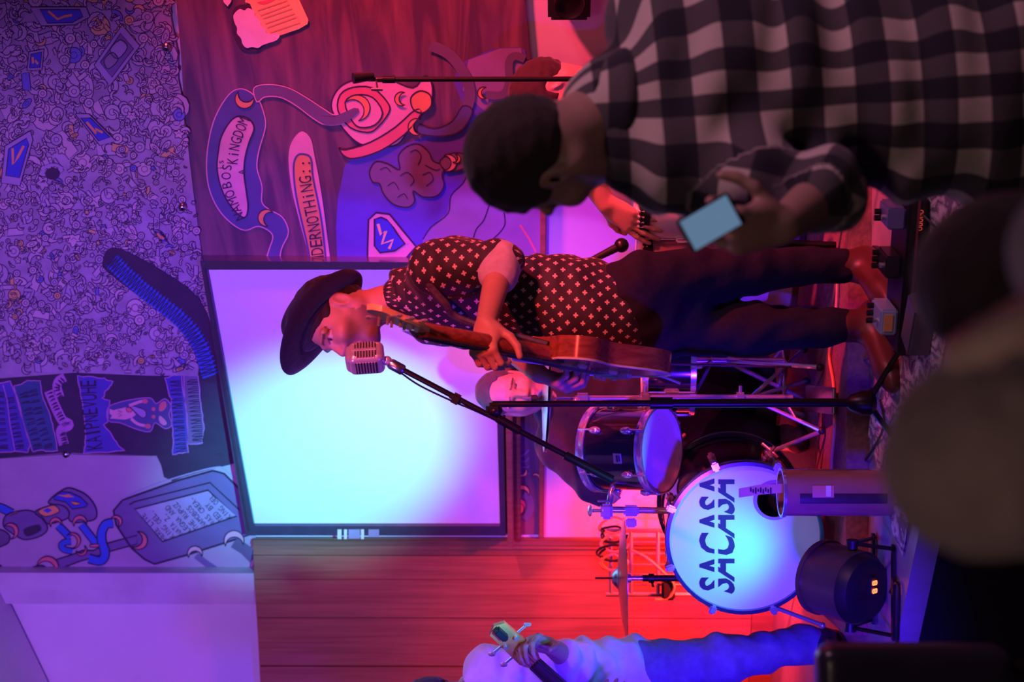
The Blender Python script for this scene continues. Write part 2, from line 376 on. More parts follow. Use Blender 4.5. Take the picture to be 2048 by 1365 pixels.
f.both(P_slate, [(508, 176), (538, 169), (577, 176), (617, 198), (649, 219), (672, 230), (705, 214), (716, 224), (690, 246), (652, 250), (625, 236), (593, 212), (561, 195), (530, 194), (514, 204)], 7, 4, 2.0, P_pink)
f.both(P_pink, [(476, 233), (498, 239), (508, 257), (498, 285), (490, 316), (488, 348), (492, 380), (496, 415), (490, 435), (474, 427), (455, 403), (441, 372), (434, 336), (437, 301), (443, 273), (459, 245)], 9, 4, 3)
f.both(P_or, crescent(489, 198, 19, 110, off=.55), 9, 0, 2)
f.both(P_or, crescent(533, 436, 17, 200, off=.55), 9, 0, 2)
f.text(INK, 'NAMOBOS', [(490, 438), (474, 398), (462, 365), (464, 328)], 20, 12)
f.text(INK, 'is', [(448, 342), (447, 318)], 14, 12, track=.7)
f.text(INK, 'A', [(490, 352), (489, 336)], 13, 12)
f.text(INK, 'KiNGDOM', [(475, 330), (481, 290), (499, 240)], 23, 12)
f.build('sausage_figure', dm)
f = Fig(P, ALLP)      # second banner
f.fill(P_pink, [(603, 263), (621, 277), (629, 312), (641, 376), (652, 455), (660, 545), (625, 545), (613, 494), (597, 435), (583, 376), (577, 316), (584, 283)], 6, 4)
f.both(P_or, [(609, 309), (622, 318), (626, 356), (639, 419), (647, 475), (651, 545), (627, 545), (613, 483), (593, 396), (587, 336), (594, 312)], 7, 4, 4, P_steel)
f.text(INK, 'UNDERNOTHiNG::', [(651, 542), (640, 455), (624, 370), (620, 318)], 26, 10)
f.build('lettered_banner', dm)
f = Fig(P, ALLP)      # machine head
f.both(P_pink, [(664, 221), (668, 190), (692, 166), (735, 158), (780, 160), (826, 176), (850, 152), (864, 170), (862, 210), (846, 228), (819, 257), (795, 289), (755, 293), (720, 288), (690, 262)], 6, 4, 3)
f.both(P_red, [(676, 222), (680, 190), (705, 175), (745, 176), (775, 205), (778, 225), (755, 255), (735, 265), (700, 255)], 8, 3, 3)
f.both(P_pink, [(690, 205), (712, 190), (745, 195), (765, 225), (750, 250), (720, 255), (703, 240)], 10, 3, 3)
f.both(P_or, crescent(714, 216, 26, -35, off=.4), 12, 0, 2)
f.fill(P_slate, [(640, 232), (668, 234), (708, 216), (718, 224), (690, 245), (652, 250)], 14, 2)
f.both(P_red, [(678, 296), (690, 300), (740, 285), (790, 255), (830, 220), (842, 228), (810, 268), (760, 302), (710, 317), (688, 312)], 12, 3, 3)
f.both(P_or, [(822, 195), (840, 182), (860, 190), (862, 212), (845, 226), (826, 218)], 13, 4, 3)
f.both(P_or, crescent(803, 198, 14, 180, off=.5), 13, 0, 2)
f.both(P_or, crescent(833, 254, 17, 180, off=.5), 13, 0, 2)
f.both(P_steel, [(838, 250), (870, 258), (905, 242), (925, 212), (945, 222), (925, 258), (890, 272), (840, 268)], 12, 3, 2.5)
f.both(P_or, crescent(967, 186, 12, 180, off=.5), 13, 0, 2)
f.line(P_slate, [(972, 190), (1005, 190), (1018, 165), (1018, 125), (1030, 112), (1050, 118)], 16, 10, sub=5)
f.line(P_slate, [(860, 90), (900, 110), (930, 150), (940, 190), (930, 225)], 22, 9, sub=5)
f.build('machine_head', dm)
f = Fig(P, ALLP)      # smoke puffs and nozzle
sm = [(739, 344), (751, 324), (775, 328), (799, 340), (797, 312), (815, 293), (838, 289), (858, 305), (866, 322), (890, 332), (884, 350), (888, 372), (874, 392), (846, 394), (826, 382), (829, 403), (815, 415), (787, 409), (767, 388), (759, 368), (745, 364)]
f.both(P_vio, sm, 6, 4, 3)
for q in ([(760, 340), (772, 335), (782, 345)], [(820, 305), (832, 300), (842, 312), (836, 330)], [(800, 352), (815, 345), (828, 360), (820, 372)], [(845, 350), (860, 345), (866, 360), (852, 372)], [(775, 372), (788, 365), (798, 380)], [(850, 330), (870, 340), (880, 338)], [(795, 395), (808, 388), (815, 398)]):
    f.line(INK, q, 1.8, 8, sub=4)
f.both(P_vio, [(880, 322), (905, 306), (938, 312), (940, 330), (912, 342), (890, 340)], 8, 3, 2.5)
f.both(P_pink, crescent(896, 326, 17, 0, off=.5), 10, 0, 2)
f.both(P_or, crescent(912, 318, 9, 20, off=.5), 11, 0, 2)
f.build('smoke_puff', dm)
f = Fig(P, ALLP)      # small sign
f.both(P_pink, [(737, 440), (752, 426), (779, 429), (806, 462), (832, 494), (800, 530), (780, 560), (735, 560), (735, 500)], 6, 0, 3.5)
f.both(P_blue, [(749, 439), (762, 435), (778, 442), (796, 470), (810, 488), (790, 502), (760, 506), (749, 492)], 8, 0, 3.5)
f.line(P_yel, [(756, 448), (762, 470), (772, 462), (764, 488), (786, 480), (778, 498)], 6, 10)
f.line(P_pink, [(774, 436), (800, 466), (815, 486)], 3, 10)
f.build('small_sign', dm)
f = Fig(P, ALLP)      # beer mug
f.fill(P_dk, [(466, 22), (480, 10), (505, 12), (520, 40), (540, 70), (520, 100), (490, 102), (476, 90), (464, 60)], 5, 3)
f.fill(P_yel, [(505, 20), (500, 8), (490, 4), (494, -14), (520, -22), (560, -30), (596, -6), (605, 14), (617, 40), (615, 48), (598, 58), (560, 71), (530, 66), (512, 40)], 7, 0)
f.fill(P_red, [(513, 5), (530, 1), (552, -2), (540, 5), (526, 9)], 8, 2)
for c in ([(515, 21), (574, 1), (579, 9), (521, 31)], [(526, 37), (584, 17), (589, 27), (531, 47)], [(535, 55), (593, 34), (600, 45), (541, 65)]): f.line(P_or, c, 1.6, 9, True)
f.fill(P_wh, [(479, 18), (489, 21), (496, 16), (508, 22), (510, 32), (520, 41), (522, 50), (531, 59), (534, 67), (555, 67), (559, 73), (552, 81), (537, 86), (524, 91), (516, 96), (504, 94), (493, 96), (485, 88), (482, 77), (474, 67), (474, 56), (469, 45), (467, 30)], 10, 3)
f.fill(P_wh, [(442, -20), (465, -12), (462, 4), (455, 13), (447, 4)], 6)
f.build('beer_mug', dm)
f = Fig(P, ALLP)      # tubes showing below the screen
for x, y, r, a in ((1045, 945, 10, 60), (1072, 955, 8, -60), (1045, 985, 14, -90), (1036, 1018, 12, 0)): f.both(P_or, crescent(x, y, r, a, off=.5), 8, 0, 1.5)
f.line(P_slate, [(1046, 990), (1060, 1000), (1060, 1022), (1048, 1040)], 14, 6, sub=4)
f.fill(P_red, [(1030, 1010), (1042, 1000), (1050, 1008), (1046, 1024), (1034, 1030)], 5, 3)
for k in range(4): f.line(P_vio, [(1030 + 3 * k, 905 + 14 * k), (1045 + 4 * k, 912 + 12 * k), (1058, 900 + 16 * k)], 3, 6, sub=4)
f.build('painted_tubes', dm)
m0 = wall(1087, 300); m1 = wall(1087, 1070); b = MB()
z_ = wall(1085, 700).z; b.box(Vector(((m0.x + m1.x) / 2, (m0.y + m1.y) / 2, z_)) + WN * .012, ((m1 - m0).length, .024, .022), WE, WN, (0, 0, 1), .004)
tag(b.build('trim_6', M_wood), kind='structure')
# ---- doodle panel
DD = [(-10, -80), (338, -80), (342, 40), (356, 110), (356, 160), (365, 200), (386, 380), (404, 515), (445, 752), (300, 752), (150, 746), (-10, 758)]
m_dd = mat('doodle_ground', (.40, .33, .44), .8, 0, .2, 12.)
dd = board('doodle_mural', DD, .016, m_dd, 'pale mural panel covered in dense inked doodles above the white screen')
rng = random.Random(7)
def inside(p, poly):
    c = False; n = len(poly)
    for i in range(n):
        (x1, y1), (x2, y2) = poly[i], poly[i - 1]
        if (y1 > p[1]) != (y2 > p[1]) and p[0] < (x2 - x1) * (p[1] - y1) / (y2 - y1) + x1: c = not c
    return c
band = [(215, 500), (205, 525), (215, 545), (300, 610), (360, 660), (395, 720), (400, 760), (450, 760), (430, 680), (400, 600), (330, 545), (245, 500)]
D_f = [paint_mat('doodle_a', (.52, .42, .52)), paint_mat('doodle_b', (.44, .36, .50)), paint_mat('doodle_c', (.60, .46, .52)), paint_mat('doodle_yellow', (.72, .46, .20)), paint_mat('doodle_blue', (.16, .18, .60)), INK]
class DPaint(Paint):
    def at(s, x, y, layer): return wall(x, y, s.off + .00006 * layer)
DP = DPaint(.0163); b = MB()
def shape(kind, r, rot):
    if kind == 0: return [(r * math.cos(t * 2 * math.pi / 12), r * math.sin(t * 2 * math.pi / 12)) for t in range(12)]
    if kind == 1: return [(r * 1.0 * math.cos(t * 2 * math.pi / 12), r * .5 * math.sin(t * 2 * math.pi / 12)) for t in range(12)]
    if kind == 2: return crescent(0, 0, r, 0, off=.5, n=7)
    if kind == 3: return [(-r, -r * .45), (r, -r * .45), (r * .8, r * .45), (-r * .9, r * .4)]
    if kind == 4: # bent tube
        o = [(r * math.cos(t), r * math.sin(t)) for t in np.linspace(-.9, 1.2, 7)]; return o + [(r * .55 * math.cos(t), r * .55 * math.sin(t)) for t in np.linspace(1.2, -.9, 7)]
    return [(r * (1 + .28 * math.cos(5 * t * 2 * math.pi / 20)) * .8 * math.cos(t * 2 * math.pi / 20), r * .7 * (1 + .28 * math.cos(5 * t * 2 * math.pi / 20)) * math.sin(t * 2 * math.pi / 20)) for t in range(20)]
NL = 10
for L in range(NL):
    placed = {}
    big = L < 4
    for t in range(420 if not big else 160):
        x, y = rng.uniform(-20, 442), rng.uniform(-20, 756)
        if not inside((x, y), DD) or inside((x, y), band): continue
        far = y > 300; s0 = .8 if far else 1.15
        r = (rng.uniform(13, 26) if big else rng.uniform(5.5, 11.) * (1 if rng.random() < .85 else 1.5)) * s0
        if x + r * .7 > 350 + y * .115: continue
        if y + r > 752: continue
        key = (int(x // 40), int(y // 40)); ok = True
        for i in (-1, 0, 1):
            for j in (-1, 0, 1):
                for (X, Y_, R) in placed.get((key[0] + i, key[1] + j), ()):
                    if (X - x) ** 2 + (Y_ - y) ** 2 < (R + r) ** 2 * 1.05: ok = False
        if not ok: continue
        placed.setdefault(key, []).append((x, y, r))
        kd = rng.choice((0, 1, 2, 3, 4, 4, 5, 2)); ro = rng.uniform(0, 6.28); c, s_ = math.cos(ro), math.sin(ro)
        pts = [(x + p[0] * c - p[1] * s_, y + p[0] * s_ + p[1] * c) for p in shape(kd, r, 0)]
        ye = math.exp(-((x - 25) ** 2 + (y - 600) ** 2) / 900) + .8 * math.exp(-((x - 240) ** 2 + (y - 20) ** 2) / 2500)
        u = rng.random(); b.mi = 3 if u < .025 + ye * .7 else (4 if u > .975 else rng.choice((0, 0, 1, 2)))
        DP.fill(b, pts, 2 * L); b.mi = 5; DP.line(b, pts, 1.75, 2 * L + 1, True)
        if kd in (0, 1) and r > 4.5:
            pp = [(x + .42 * (p[0] - x), y + .42 * (p[1] - y)) for p in pts]; DP.line(b, pp, 1.2, 2 * L + 1, True)
        if kd == 5 and r > 6: DP.line(b, [(x - r * .3, y), (x, y - r * .3), (x + r * .3, y)], 1.2, 2 * L + 1)
tag(b.build('ink_doodles', D_f, dd, None), kind='stuff')
P = Paint(.0185)      # larger drawn boxes with blue and yellow screens
for q in ([(60, 14), (172, 14), (180, 34), (150, 50), (82, 52)], [(58, 104), (88, 98), (84, 140), (54, 142)], [(150, 228), (178, 228), (232, 282), (200, 292)], [(10, 292), (60, 262), (66, 280), (40, 372), (2, 366)], [(244, 50), (280, 92), (220, 172), (188, 130)], [(305, 458), (320, 462), (338, 488), (325, 486)]):
    f = Fig(P, ALLP); f.both(P_lav, q, 1, 0, 2); cxq = sum(p[0] for p in q) / len(q); cyq = sum(p[1] for p in q) / len(q)
    qq = [(cxq + .72 * (p[0] - cxq), cyq + .72 * (p[1] - cyq)) for p in q]
    if q[0] != (244, 50):
        f.both(P_blue, qq, 3, 0, 1.8)
        a, c = qq[0], qq[2]; d_ = qq[-1]
        f.line(P_or, [(.8 * a[0] + .2 * c[0], .8 * a[1] + .2 * c[1]), (.6 * cxq + .4 * d_[0], .6 * cyq + .4 * d_[1]), (cxq, cyq), (.25 * a[0] + .75 * c[0], .25 * a[1] + .75 * c[1])], 5, 5)
    else:
        f.both(P_vio, qq, 3, 0, 1.8); f.both(P_lav, [(220, 100), (240, 80), (255, 95), (235, 118)], 5, 3, 2); f.both(P_grey, [(208, 120), (225, 105), (236, 120), (216, 138)], 5, 3, 2)
    f.build('drawn_box', dd)
f = Fig(P, ALLP); f.fill(P_dk, [(105 + 15 * math.cos(t), 348 + 12 * math.sin(t)) for t in np.linspace(0, 6, 14)], 3)
f.line(P_lav, [(85, 350), (90, 335), (110, 330), (125, 338)], 6, 4, sub=4); f.build('drawn_helmet', dd)
f = Fig(P, ALLP)      # dark band with blue graffiti loops
f.fill(P_dk, band, 2, 3)
pa = smooth_path([(222, 522), (262, 560), (310, 600), (360, 640), (398, 690), (418, 752)], 16)
zz = []
for i in range(len(pa) - 1):
    t = (pa[i + 1][0] - pa[i][0], pa[i + 1][1] - pa[i][1]); L = math.hypot(*t); n_ = (-t[1] / L, t[0] / L); a_ = (1 if i % 2 else -1) * (15 + 3 * rng.random())
    zz.append((pa[i][0] + n_[0] * a_, pa[i][1] + n_[1] * a_))
f.line(P_cob, pa, 28, 3); f.line(INK, zz, 2.2, 5, sub=3); f.line(P_cob, [(p[0] + 3, p[1] + 2) for p in zz], 4, 4, sub=3)
f.build('graffiti_band', dd)
for x, y in ((333, 95), (365, 415)): screwcap(dd, x, y, .0212)
# ---- dark lettered panel
LD = [(-10, 758), (150, 747), (300, 753), (446, 752), (478, 908), (300, 912), (130, 906), (-10, 918)]
ld = board('lettered_panel', LD, .014, mat('lettered_ground', (.055, .04, .075), .7, 0, .15, 8.), 'black panel of outlined graffiti lettering beside the doodle mural')
P = Paint(.0145)
def jag(pts, amp, sub=5):
    q = []
    n = len(pts)
    for i in range(n):
        a, c = pts[i], pts[(i + 1) % n]
        for k in range(sub): t = k / sub; q.append((a[0] + (c[0] - a[0]) * t + rng.uniform(-amp, amp), a[1] + (c[1] - a[1]) * t + rng.uniform(-amp, amp)))
    return q
def squig(f, path, amp, layer, n):      # lettering too wild to read: quick up and down strokes
    q = smooth_path(path, 16)
    for k in range(n):
        i = int((k + .5) / n * (len(q) - 2)); a, c = q[i], q[i + 1]; L = math.hypot(c[0] - a[0], c[1] - a[1]) or 1; t = ((c[0] - a[0]) / L, (c[1] - a[1]) / L); u_ = (t[1], -t[0])
        st_ = [(a[0] + u_[0] * s0 * amp + t[0] * e0 * amp * .45, a[1] + u_[1] * s0 * amp + t[1] * e0 * amp * .45) for s0, e0 in ((-1, -.4), (1, rng.uniform(-.4, .4)), (rng.uniform(-.3, .6), .5), (-1, rng.uniform(.2, .6)))]
        f.line(INK, st_, 1.6, layer)
P_out = paint_mat('outline_violet', (.50, .22, .52)); P_ind = paint_mat('indigo', (.09, .08, .42)); P_pet = paint_mat('petrol', (.05, .12, .24)); ALL2 = ALLP + [P_out, P_ind, P_pet]
def blk(pts, fillm, amp, layer=2):
    q = jag(pts, amp); f.fill(fillm, q, layer); f.line(P_out, q, 2.2, layer + 1, True)
f = Fig(P, ALL2)
blk([(154, 752), (205, 756), (226, 764), (214, 780), (205, 796), (220, 802), (214, 845), (208, 848), (232, 885), (250, 902), (166, 908), (172, 880), (166, 820)], P_ind, 1.6)
f.text(INK, 'KAIPNEVUHE', [(206, 898), (196, 830), (192, 760)], 34, 5); f.build('spiked_lettering', ld)
f = Fig(P, ALL2)
blk([(330, 756), (362, 748), (366, 790), (374, 830), (376, 905), (346, 910), (345, 860), (342, 800)], P_ind, 1.4)
blk([(366, 750), (396, 752), (400, 800), (408, 850), (404, 888), (376, 888), (372, 820)], P_vio, 1.4)
for pth in ([(362, 902), (356, 830), (350, 760)], [(396, 882), (390, 820), (384, 758)]): squig(f, pth, 11, 5, 17)
f.build('tall_lettering', ld)
f = Fig(P, ALL2)
blk([(28, 772), (45, 768), (52, 762), (80, 762), (84, 790), (100, 830), (112, 880), (115, 902), (92, 904), (86, 900), (66, 904), (55, 870), (42, 830), (34, 800)], P_pet, .8)
blk([(-10, 770), (20, 762), (36, 800), (48, 850), (60, 890), (55, 905), (30, 903), (22, 905), (-10, 905)], P_ind, .8)
f.line(P_out, [(6, 770), (14, 800), (20, 850), (30, 903)], 2, 6)
for pth in ([(8, 900), (2, 840), (0, 780)], [(40, 898), (30, 850), (18, 790)], [(98, 898), (80, 840), (64, 775)], [(76, 898), (60, 840), (46, 780)]): squig(f, pth, 9, 5, 12)
f.build('wide_lettering', ld)
f = Fig(P, ALL2)
f.line(P_out, [(130, 755), (118, 762), (114, 775), (120, 795)], 18, 2, sub=6); f.line(P_out, [(98, 782), (110, 812), (124, 840), (138, 850), (122, 862), (128, 890)], 20, 2, sub=6)
squig(f, [(124, 840), (110, 812), (98, 784)], 6, 5, 9); squig(f, [(120, 795), (114, 775), (128, 757)], 6, 5, 7); squig(f, [(130, 890), (124, 864)], 6, 5, 6)
f.build('round_lettering', ld)
f = Fig(P, ALL2)      # little figure with raised arms
f.both(P_steel, [(216, 816), (236, 806), (262, 800), (300, 796), (312, 808), (330, 798), (342, 812), (338, 830), (344, 850), (330, 858), (310, 846), (300, 864), (270, 858), (240, 846), (216, 842)], 2, 3, 2, P_out)
f.fill(P_pink, [(219, 818), (226, 821), (252, 815), (266, 822), (272, 830), (264, 836), (250, 840), (226, 838), (220, 838), (224, 832), (219, 828)], 4)
for c in ([(236, 822), (244, 824), (236, 828), (244, 831), (237, 834)], ): f.line(INK, c, 1.2, 6)
f.both(P_red, [(252, 817), (260, 816), (265, 822), (256, 825)], 5, 3, 1); f.both(P_lav, [(260, 812), (288, 820), (292, 832), (284, 836), (270, 824)], 5, 3, 1.2)
for c in ([(258, 812), (280, 804), (292, 803)], [(262, 838), (275, 848), (290, 852)]): f.line(P_pink, c, 6, 6, sub=4)
for x, y in ((290, 803), (296, 853)): f.fill(P_red, [(x + 6 * math.cos(t), y + 5 * math.sin(t)) for t in np.linspace(0, 6, 12)], 7)
for x, y, r in ((307, 819, 4), (307, 834, 4)): f.fill(P_red, [(x + r * math.cos(t), y + r * math.sin(t)) for t in np.linspace(0, 6, 10)], 5)
f.fill(P_red, [(320, 808), (330, 803), (333, 813), (326, 822), (318, 822)], 5, 3); f.fill(P_pink, [(319, 832), (328, 838), (334, 848), (326, 851), (318, 842)], 5, 3)
f.build('little_figure', ld); screwcap(ld, 132, 910, .0165)
# ---- pale panel with drawn robot and card
RD = [(-10, 919), (130, 910), (300, 913), (478, 909), (512, 1072), (505, 1147), (-10, 1157)]
rd = board('robot_mural', RD, .011, mat('robot_ground', (.46, .38, .46), .7, 0, .08, 5.), 'pale mural panel with drawn robot and lettered card beside the white post')
P = Paint(.0114); f = Fig(P, ALLP)
f.fill(P_dk, [(312, 910), (322, 930), (328, 955), (345, 963), (365, 955), (400, 945), (480, 925), (478, 909)], 1, 0)
f.both(P_ind2 := P_vio, [(227, 1022), (245, 1001), (355, 962), (426, 942), (448, 948), (500, 1000), (512, 1066), (470, 1080), (373, 1111), (309, 1129), (290, 1120), (263, 1097), (232, 1050)], 3, 0, 4)
f.line(P_lav, [(236, 1002), (290, 978), (355, 955), (428, 936), (452, 942), (500, 990)], 3, 5, sub=4)
f.both(P_lav, [(270, 1019), (416, 981), (473, 1033), (325, 1084)], 5, 0, 3.5); f.line(INK, [(259, 1010), (270, 1004), (420, 966), (478, 1020)], 3, 6)
lines = ['HERE LIVE', 'KING OEL,', 'NATA Z,', 'LEGNA AND', 'THE RUPUZ', 'NAMOBOS', 'WAS CREA-', 'TED BY', 'KING OEL']
for i, t in enumerate(lines):
    k = i / 8; s0 = (334 + 130 * k, 1078 - 44 * k); L_ = len(t) / 9.0
    f.text(INK, t, [s0, (s0[0] - 46 * L_, s0[1] - 52 * L_)], 11.5, 8)
f.both(P_red, crescent(277, 1082, 18, 20, off=.45), 8, 0, 2.5); f.both(P_pink, crescent(468, 1082, 20, -95, off=.5), 8, 0, 2); f.both(P_pink, crescent(390, 1108, 15, -95, off=.5), 8, 0, 2)
f.line(P_slate, [(468, 1086), (490, 1100), (508, 1118)], 22, 7); f.line(P_vio, [(392, 1112), (415, 1130), (440, 1146)], 12, 7)
f.build('lettered_card', rd)
f = Fig(P, ALLP)
def R8(pts): return [(p[0] / 6.204, 960 + p[1] / 6.204) for p in pts]
f.both(P_vio, R8([(640, 1010), (900, 930), (1020, 880), (1160, 880), (1330, 790), (1700, 690), (1700, 800), (1400, 880), (1180, 960), (1000, 1010), (740, 1110), (700, 1150)]), 2, 0, 3)
f.both(P_slate, R8([(0, 620), (60, 640), (120, 700), (110, 770), (60, 810), (-60, 830), (-60, 600)]), 2, 3, 3)
f.both(P_vio, R8([(80, 440), (200, 400), (320, 380), (420, 400), (520, 460), (580, 560), (580, 640), (480, 710), (320, 745), (220, 710), (60, 600), (40, 520)]), 4, 3, 3)
f.fill(P_dk, R8([(290, 620), (400, 570), (490, 560), (510, 630), (400, 690), (320, 700)]), 6, 2)
f.both(P_vio, R8([(430, 400), (600, 330), (700, 300), (820, 350), (860, 430), (820, 490), (600, 550), (520, 480)]), 5, 3, 3)
f.both(P_vio, R8([(610, 260), (700, 180), (830, 105), (950, 130), (1080, 200), (1180, 330), (1200, 440), (1160, 500), (1000, 530), (900, 530), (850, 480), (860, 400), (780, 320), (620, 300)]), 7, 3, 3)
f.both(P_blue, R8([(660, 220), (760, 150), (880, 160), (1000, 220), (1090, 310), (1060, 340), (900, 365), (820, 280), (680, 250)]), 9, 0, 2.5)
f.fill(P_or, R8([(700, 190), (800, 190), (850, 180), (930, 220), (820, 220)]), 11); f.both(P_or, R8([(870, 280), (920, 270), (1000, 290), (980, 310), (930, 320)]), 11, 0, 1.6)
f.both(P_or, R8([(470, 390), (600, 330), (680, 320), (740, 380), (700, 420), (560, 460)]), 8, 2, 2); f.fill(P_blue, R8([(530, 380), (590, 350), (650, 380), (590, 415)]), 10)
for c in ([(720, 570), (800, 650), (870, 720)], [(1010, 560), (1080, 650), (1150, 740), (1200, 810)]): f.line(INK, R8(c), 17, 8, sub=4); f.line(P_cob, R8(c), 12.5, 9, sub=4)
c = R8([(1400, 540), (1310, 560), (1260, 660), (1265, 780), (1300, 880), (1290, 970), (1230, 1010), (1100, 980)]); f.line(INK, c, 20, 10, sub=5); f.line(P_cob, c, 15, 11, sub=5)
c = R8([(880, 770), (800, 780), (760, 820), (800, 870), (900, 890)]); f.line(INK, c, 14, 8, sub=5); f.line(P_cob, c, 10, 9, sub=5)
c = R8([(-60, 330), (40, 360), (150, 420)]); f.line(INK, c, 19, 2); f.line(P_cob, c, 14, 3)
for x, y, r, a, o in ((690, 545, 12, -100, .45), (990, 530, 14, -100, .45), (900, 760, 16, -20, .3), (1010, 880, 11, 60, .4), (1440, 520, 12, -40, .45), (130, 640, 16, -30, .4), (590, 1090, 22, -60, .35)):
    x, y = R8([(x, y)])[0]; f.both(P_red, crescent(x, y, r, a, off=o), 12, 0, 2)
f.both(P_red, R8([(1115, 810), (1220, 800), (1220, 835), (1130, 840)]), 12, 2, 2); f.both(P_red, R8([(100, 430), (220, 390), (220, 410), (120, 445)]), 12, 0, 2)
f.both(P_vio, R8([(280, 1210), (320, 1140), (420, 1085), (520, 1070), (580, 1110), (570, 1160), (500, 1200), (480, 1250), (280, 1250)]), 9, 3, 3)
f.both(P_slate, R8([(-60, 1050), (20, 1080), (30, 1150), (90, 1210), (-60, 1260)]), 3, 2, 3)
f.build('drawn_robot', rd); screwcap(rd, 232, 1151, .0165)
# ================================================================== white screen
def SP(x, y, o): return wall(x, y, o)
sc_c = SP(740, 800, .03)
scr = empty('projection_board', (sc_c.x, sc_c.y, SP(1000, 1053, .03).z), 'white projection board in a dark metal frame on the back wall', 'screen')
inn = [(414, 540), (508, 1053), (1000, 1053), (986, 540)]; out = [(400, 522), (492, 1072), (1012, 1072), (1000, 526)]
M_scr = mat('screen_white', (.92, .90, .93), .55, 0, .01, 2.); M_fr = mat('frame_dark', (.10, .08, .13), .35, .3, .1, 20); M_fr2 = mat('frame_alloy', (.42, .40, .5), .25, .9, .05, 30)
b = MB(); b.prism([SP(x, y, .030) for x, y in inn], -WN * .012); b.build('screen', M_scr, scr)
def frame_bar(i, j, m, name, lift=.046):
    b = MB(); q = [inn[i], inn[j], out[j], out[i]]; b.prism([SP(x, y, lift) for x, y in q], -WN * (lift - .013)); b.build(name, m, scr)
frame_bar(0, 1, M_fr, 'frame_rail'); frame_bar(1, 2, M_fr, 'frame_stile'); frame_bar(2, 3, M_fr, 'frame_rail'); frame_bar(3, 0, M_fr2, 'frame_stile')
b = MB(); b.prism([SP(x, y, .050) for x, y in ((405, 530), (409, 530), (500, 1062), (496, 1064))], -WN * .006); b.build('edge_strip', M_fr2, scr)
# wooden ledge under the board
l0 = SP(1016, 560, .05); l1 = SP(1021, 1082, .05); b = MB()
b.box((l0 + l1) / 2 + Vector((0, 0, 0)), ((l1 - l0).length, .09, .026), WE, WN, (0, 0, 1), .004); led = b.build('wooden_ledge', M_wood); tag(led, 'narrow wooden ledge below the white projection board', 'shelf')
b = MB(); b.box((l0 + l1) / 2 + Vector((0, 0, -.028)) - WN * .02, ((l1 - l0).length - .02, .05, .03), WE, WN, (0, 0, 1), .004); b.build('batten', M_trim, led)
# ================================================================== smooth bodies from distance fields
class SDF:
    def __init__(s): s.p = []; s.warp = None; s.amp = 0.
    def cap(s, a, b, ra, rb=None, k=.02, flat=None, q=1., op=1):      # tapered capsule, optionally flattened along a direction
        a = np.array(a, float); b = np.array(b, float); rb = ra if rb is None else rb
        s.p.append(('c', a, b, ra, rb, None if flat is None else np.array(Vector(flat).normalized(), float), q, k, op, (a + b) / 2, np.linalg.norm(a - b) / 2 + max(ra, rb))); return s
    def ell(s, c, r, ax=None, k=.02, op=1):                          # ellipsoid, ax: 3 axis vectors
        R = np.array([list(Vector(v).normalized()) for v in ax], float) if ax else np.eye(3)
        s.p.append(('e', np.array(c, float), np.array(r, float), R, None, None, 1, k, op, np.array(c, float), max(r))); return s
    def box(s, c, h, ax=None, rnd=.01, k=.02, op=1):
        R = np.array([list(Vector(v).normalized()) for v in ax], float) if ax else np.eye(3)
        s.p.append(('b', np.array(c, float), np.array(h, float), R, rnd, None, 1, k, op, np.array(c, float), float(np.linalg.norm(h)) + rnd)); return s
    def bounds(s):
        lo = np.min([p[9] - p[10] - p[7] for p in s.p if p[8] > 0], 0); hi = np.max([p[9] + p[10] + p[7] for p in s.p if p[8] > 0], 0)
        return lo - s.amp * 2, hi + s.amp * 2
    def prim(s, p, P):
        if p[0] == 'c':
            a, b, ra, rb, fl, q = p[1:7]; V = P - a
            if fl is not None: V = V + np.outer(V @ fl, fl) * (1 / q - 1)
            ab = b - a
            if fl is not None: ab = ab + fl * (ab @ fl) * (1 / q - 1)
            L2 = max(ab @ ab, 1e-12); t = np.clip(V @ ab / L2, 0, 1)
            d = np.linalg.norm(V - t[:, None] * ab, axis=1) - (ra + (rb - ra) * t)
            return d * (q if q < 1 else 1)
        V = (P - p[1]) @ p[3].T
        if p[0] == 'e':
            k0 = np.linalg.norm(V / p[2], axis=1); k1 = np.linalg.norm(V / (p[2] ** 2), axis=1)
            return k0 * (k0 - 1) / np.maximum(k1, 1e-9)
        q = np.abs(V) - p[2]
        return np.linalg.norm(np.maximum(q, 0), axis=1) + np.minimum(q.max(1), 0) - p[4]
    def __call__(s, P):
        d = np.full(len(P), 1e3)
        for p in s.p:
            k, op = p[7], p[8]; bd = np.linalg.norm(P - p[9], axis=1) - p[10]
            m = (bd < d + k) if op > 0 else (bd < k + .02)
            if not m.any(): continue
            e = s.prim(p, P[m]); c = d[m]
            if op > 0:
                if k > 0: h = np.maximum(k - np.abs(c - e), 0) / k; c = np.minimum(c, e) - h * h * k * .25
                else: c = np.minimum(c, e)
            else:
                e = -e
                if k > 0: h = np.maximum(k - np.abs(c - e), 0) / k; c = np.maximum(c, e) + h * h * k * .25
                else: c = np.maximum(c, e)
            d[m] = c
        if s.warp is not None: d = d + s.warp(P)
        return d
def wrinkles(amp, sc=1., seed=0, dirn=(0, 0, 1)):
    r = np.random.RandomState(seed); D = np.array(dirn, float); W = []
    for i in range(6):
        v = r.normal(size=3) * .45 + D * r.choice([-1, 1]); v /= np.linalg.norm(v); W.append((v * r.uniform(45, 95) * sc, r.uniform(0, 6), r.normal(size=3) * 9 * sc, r.uniform(.5, 1)))
    def f(P):
        o = 0
        for k, ph, k2, a in W: o = o + a * np.sin(P @ k + ph + 1.8 * np.sin(P @ k2 + ph))
        return o * amp / 3
    return f
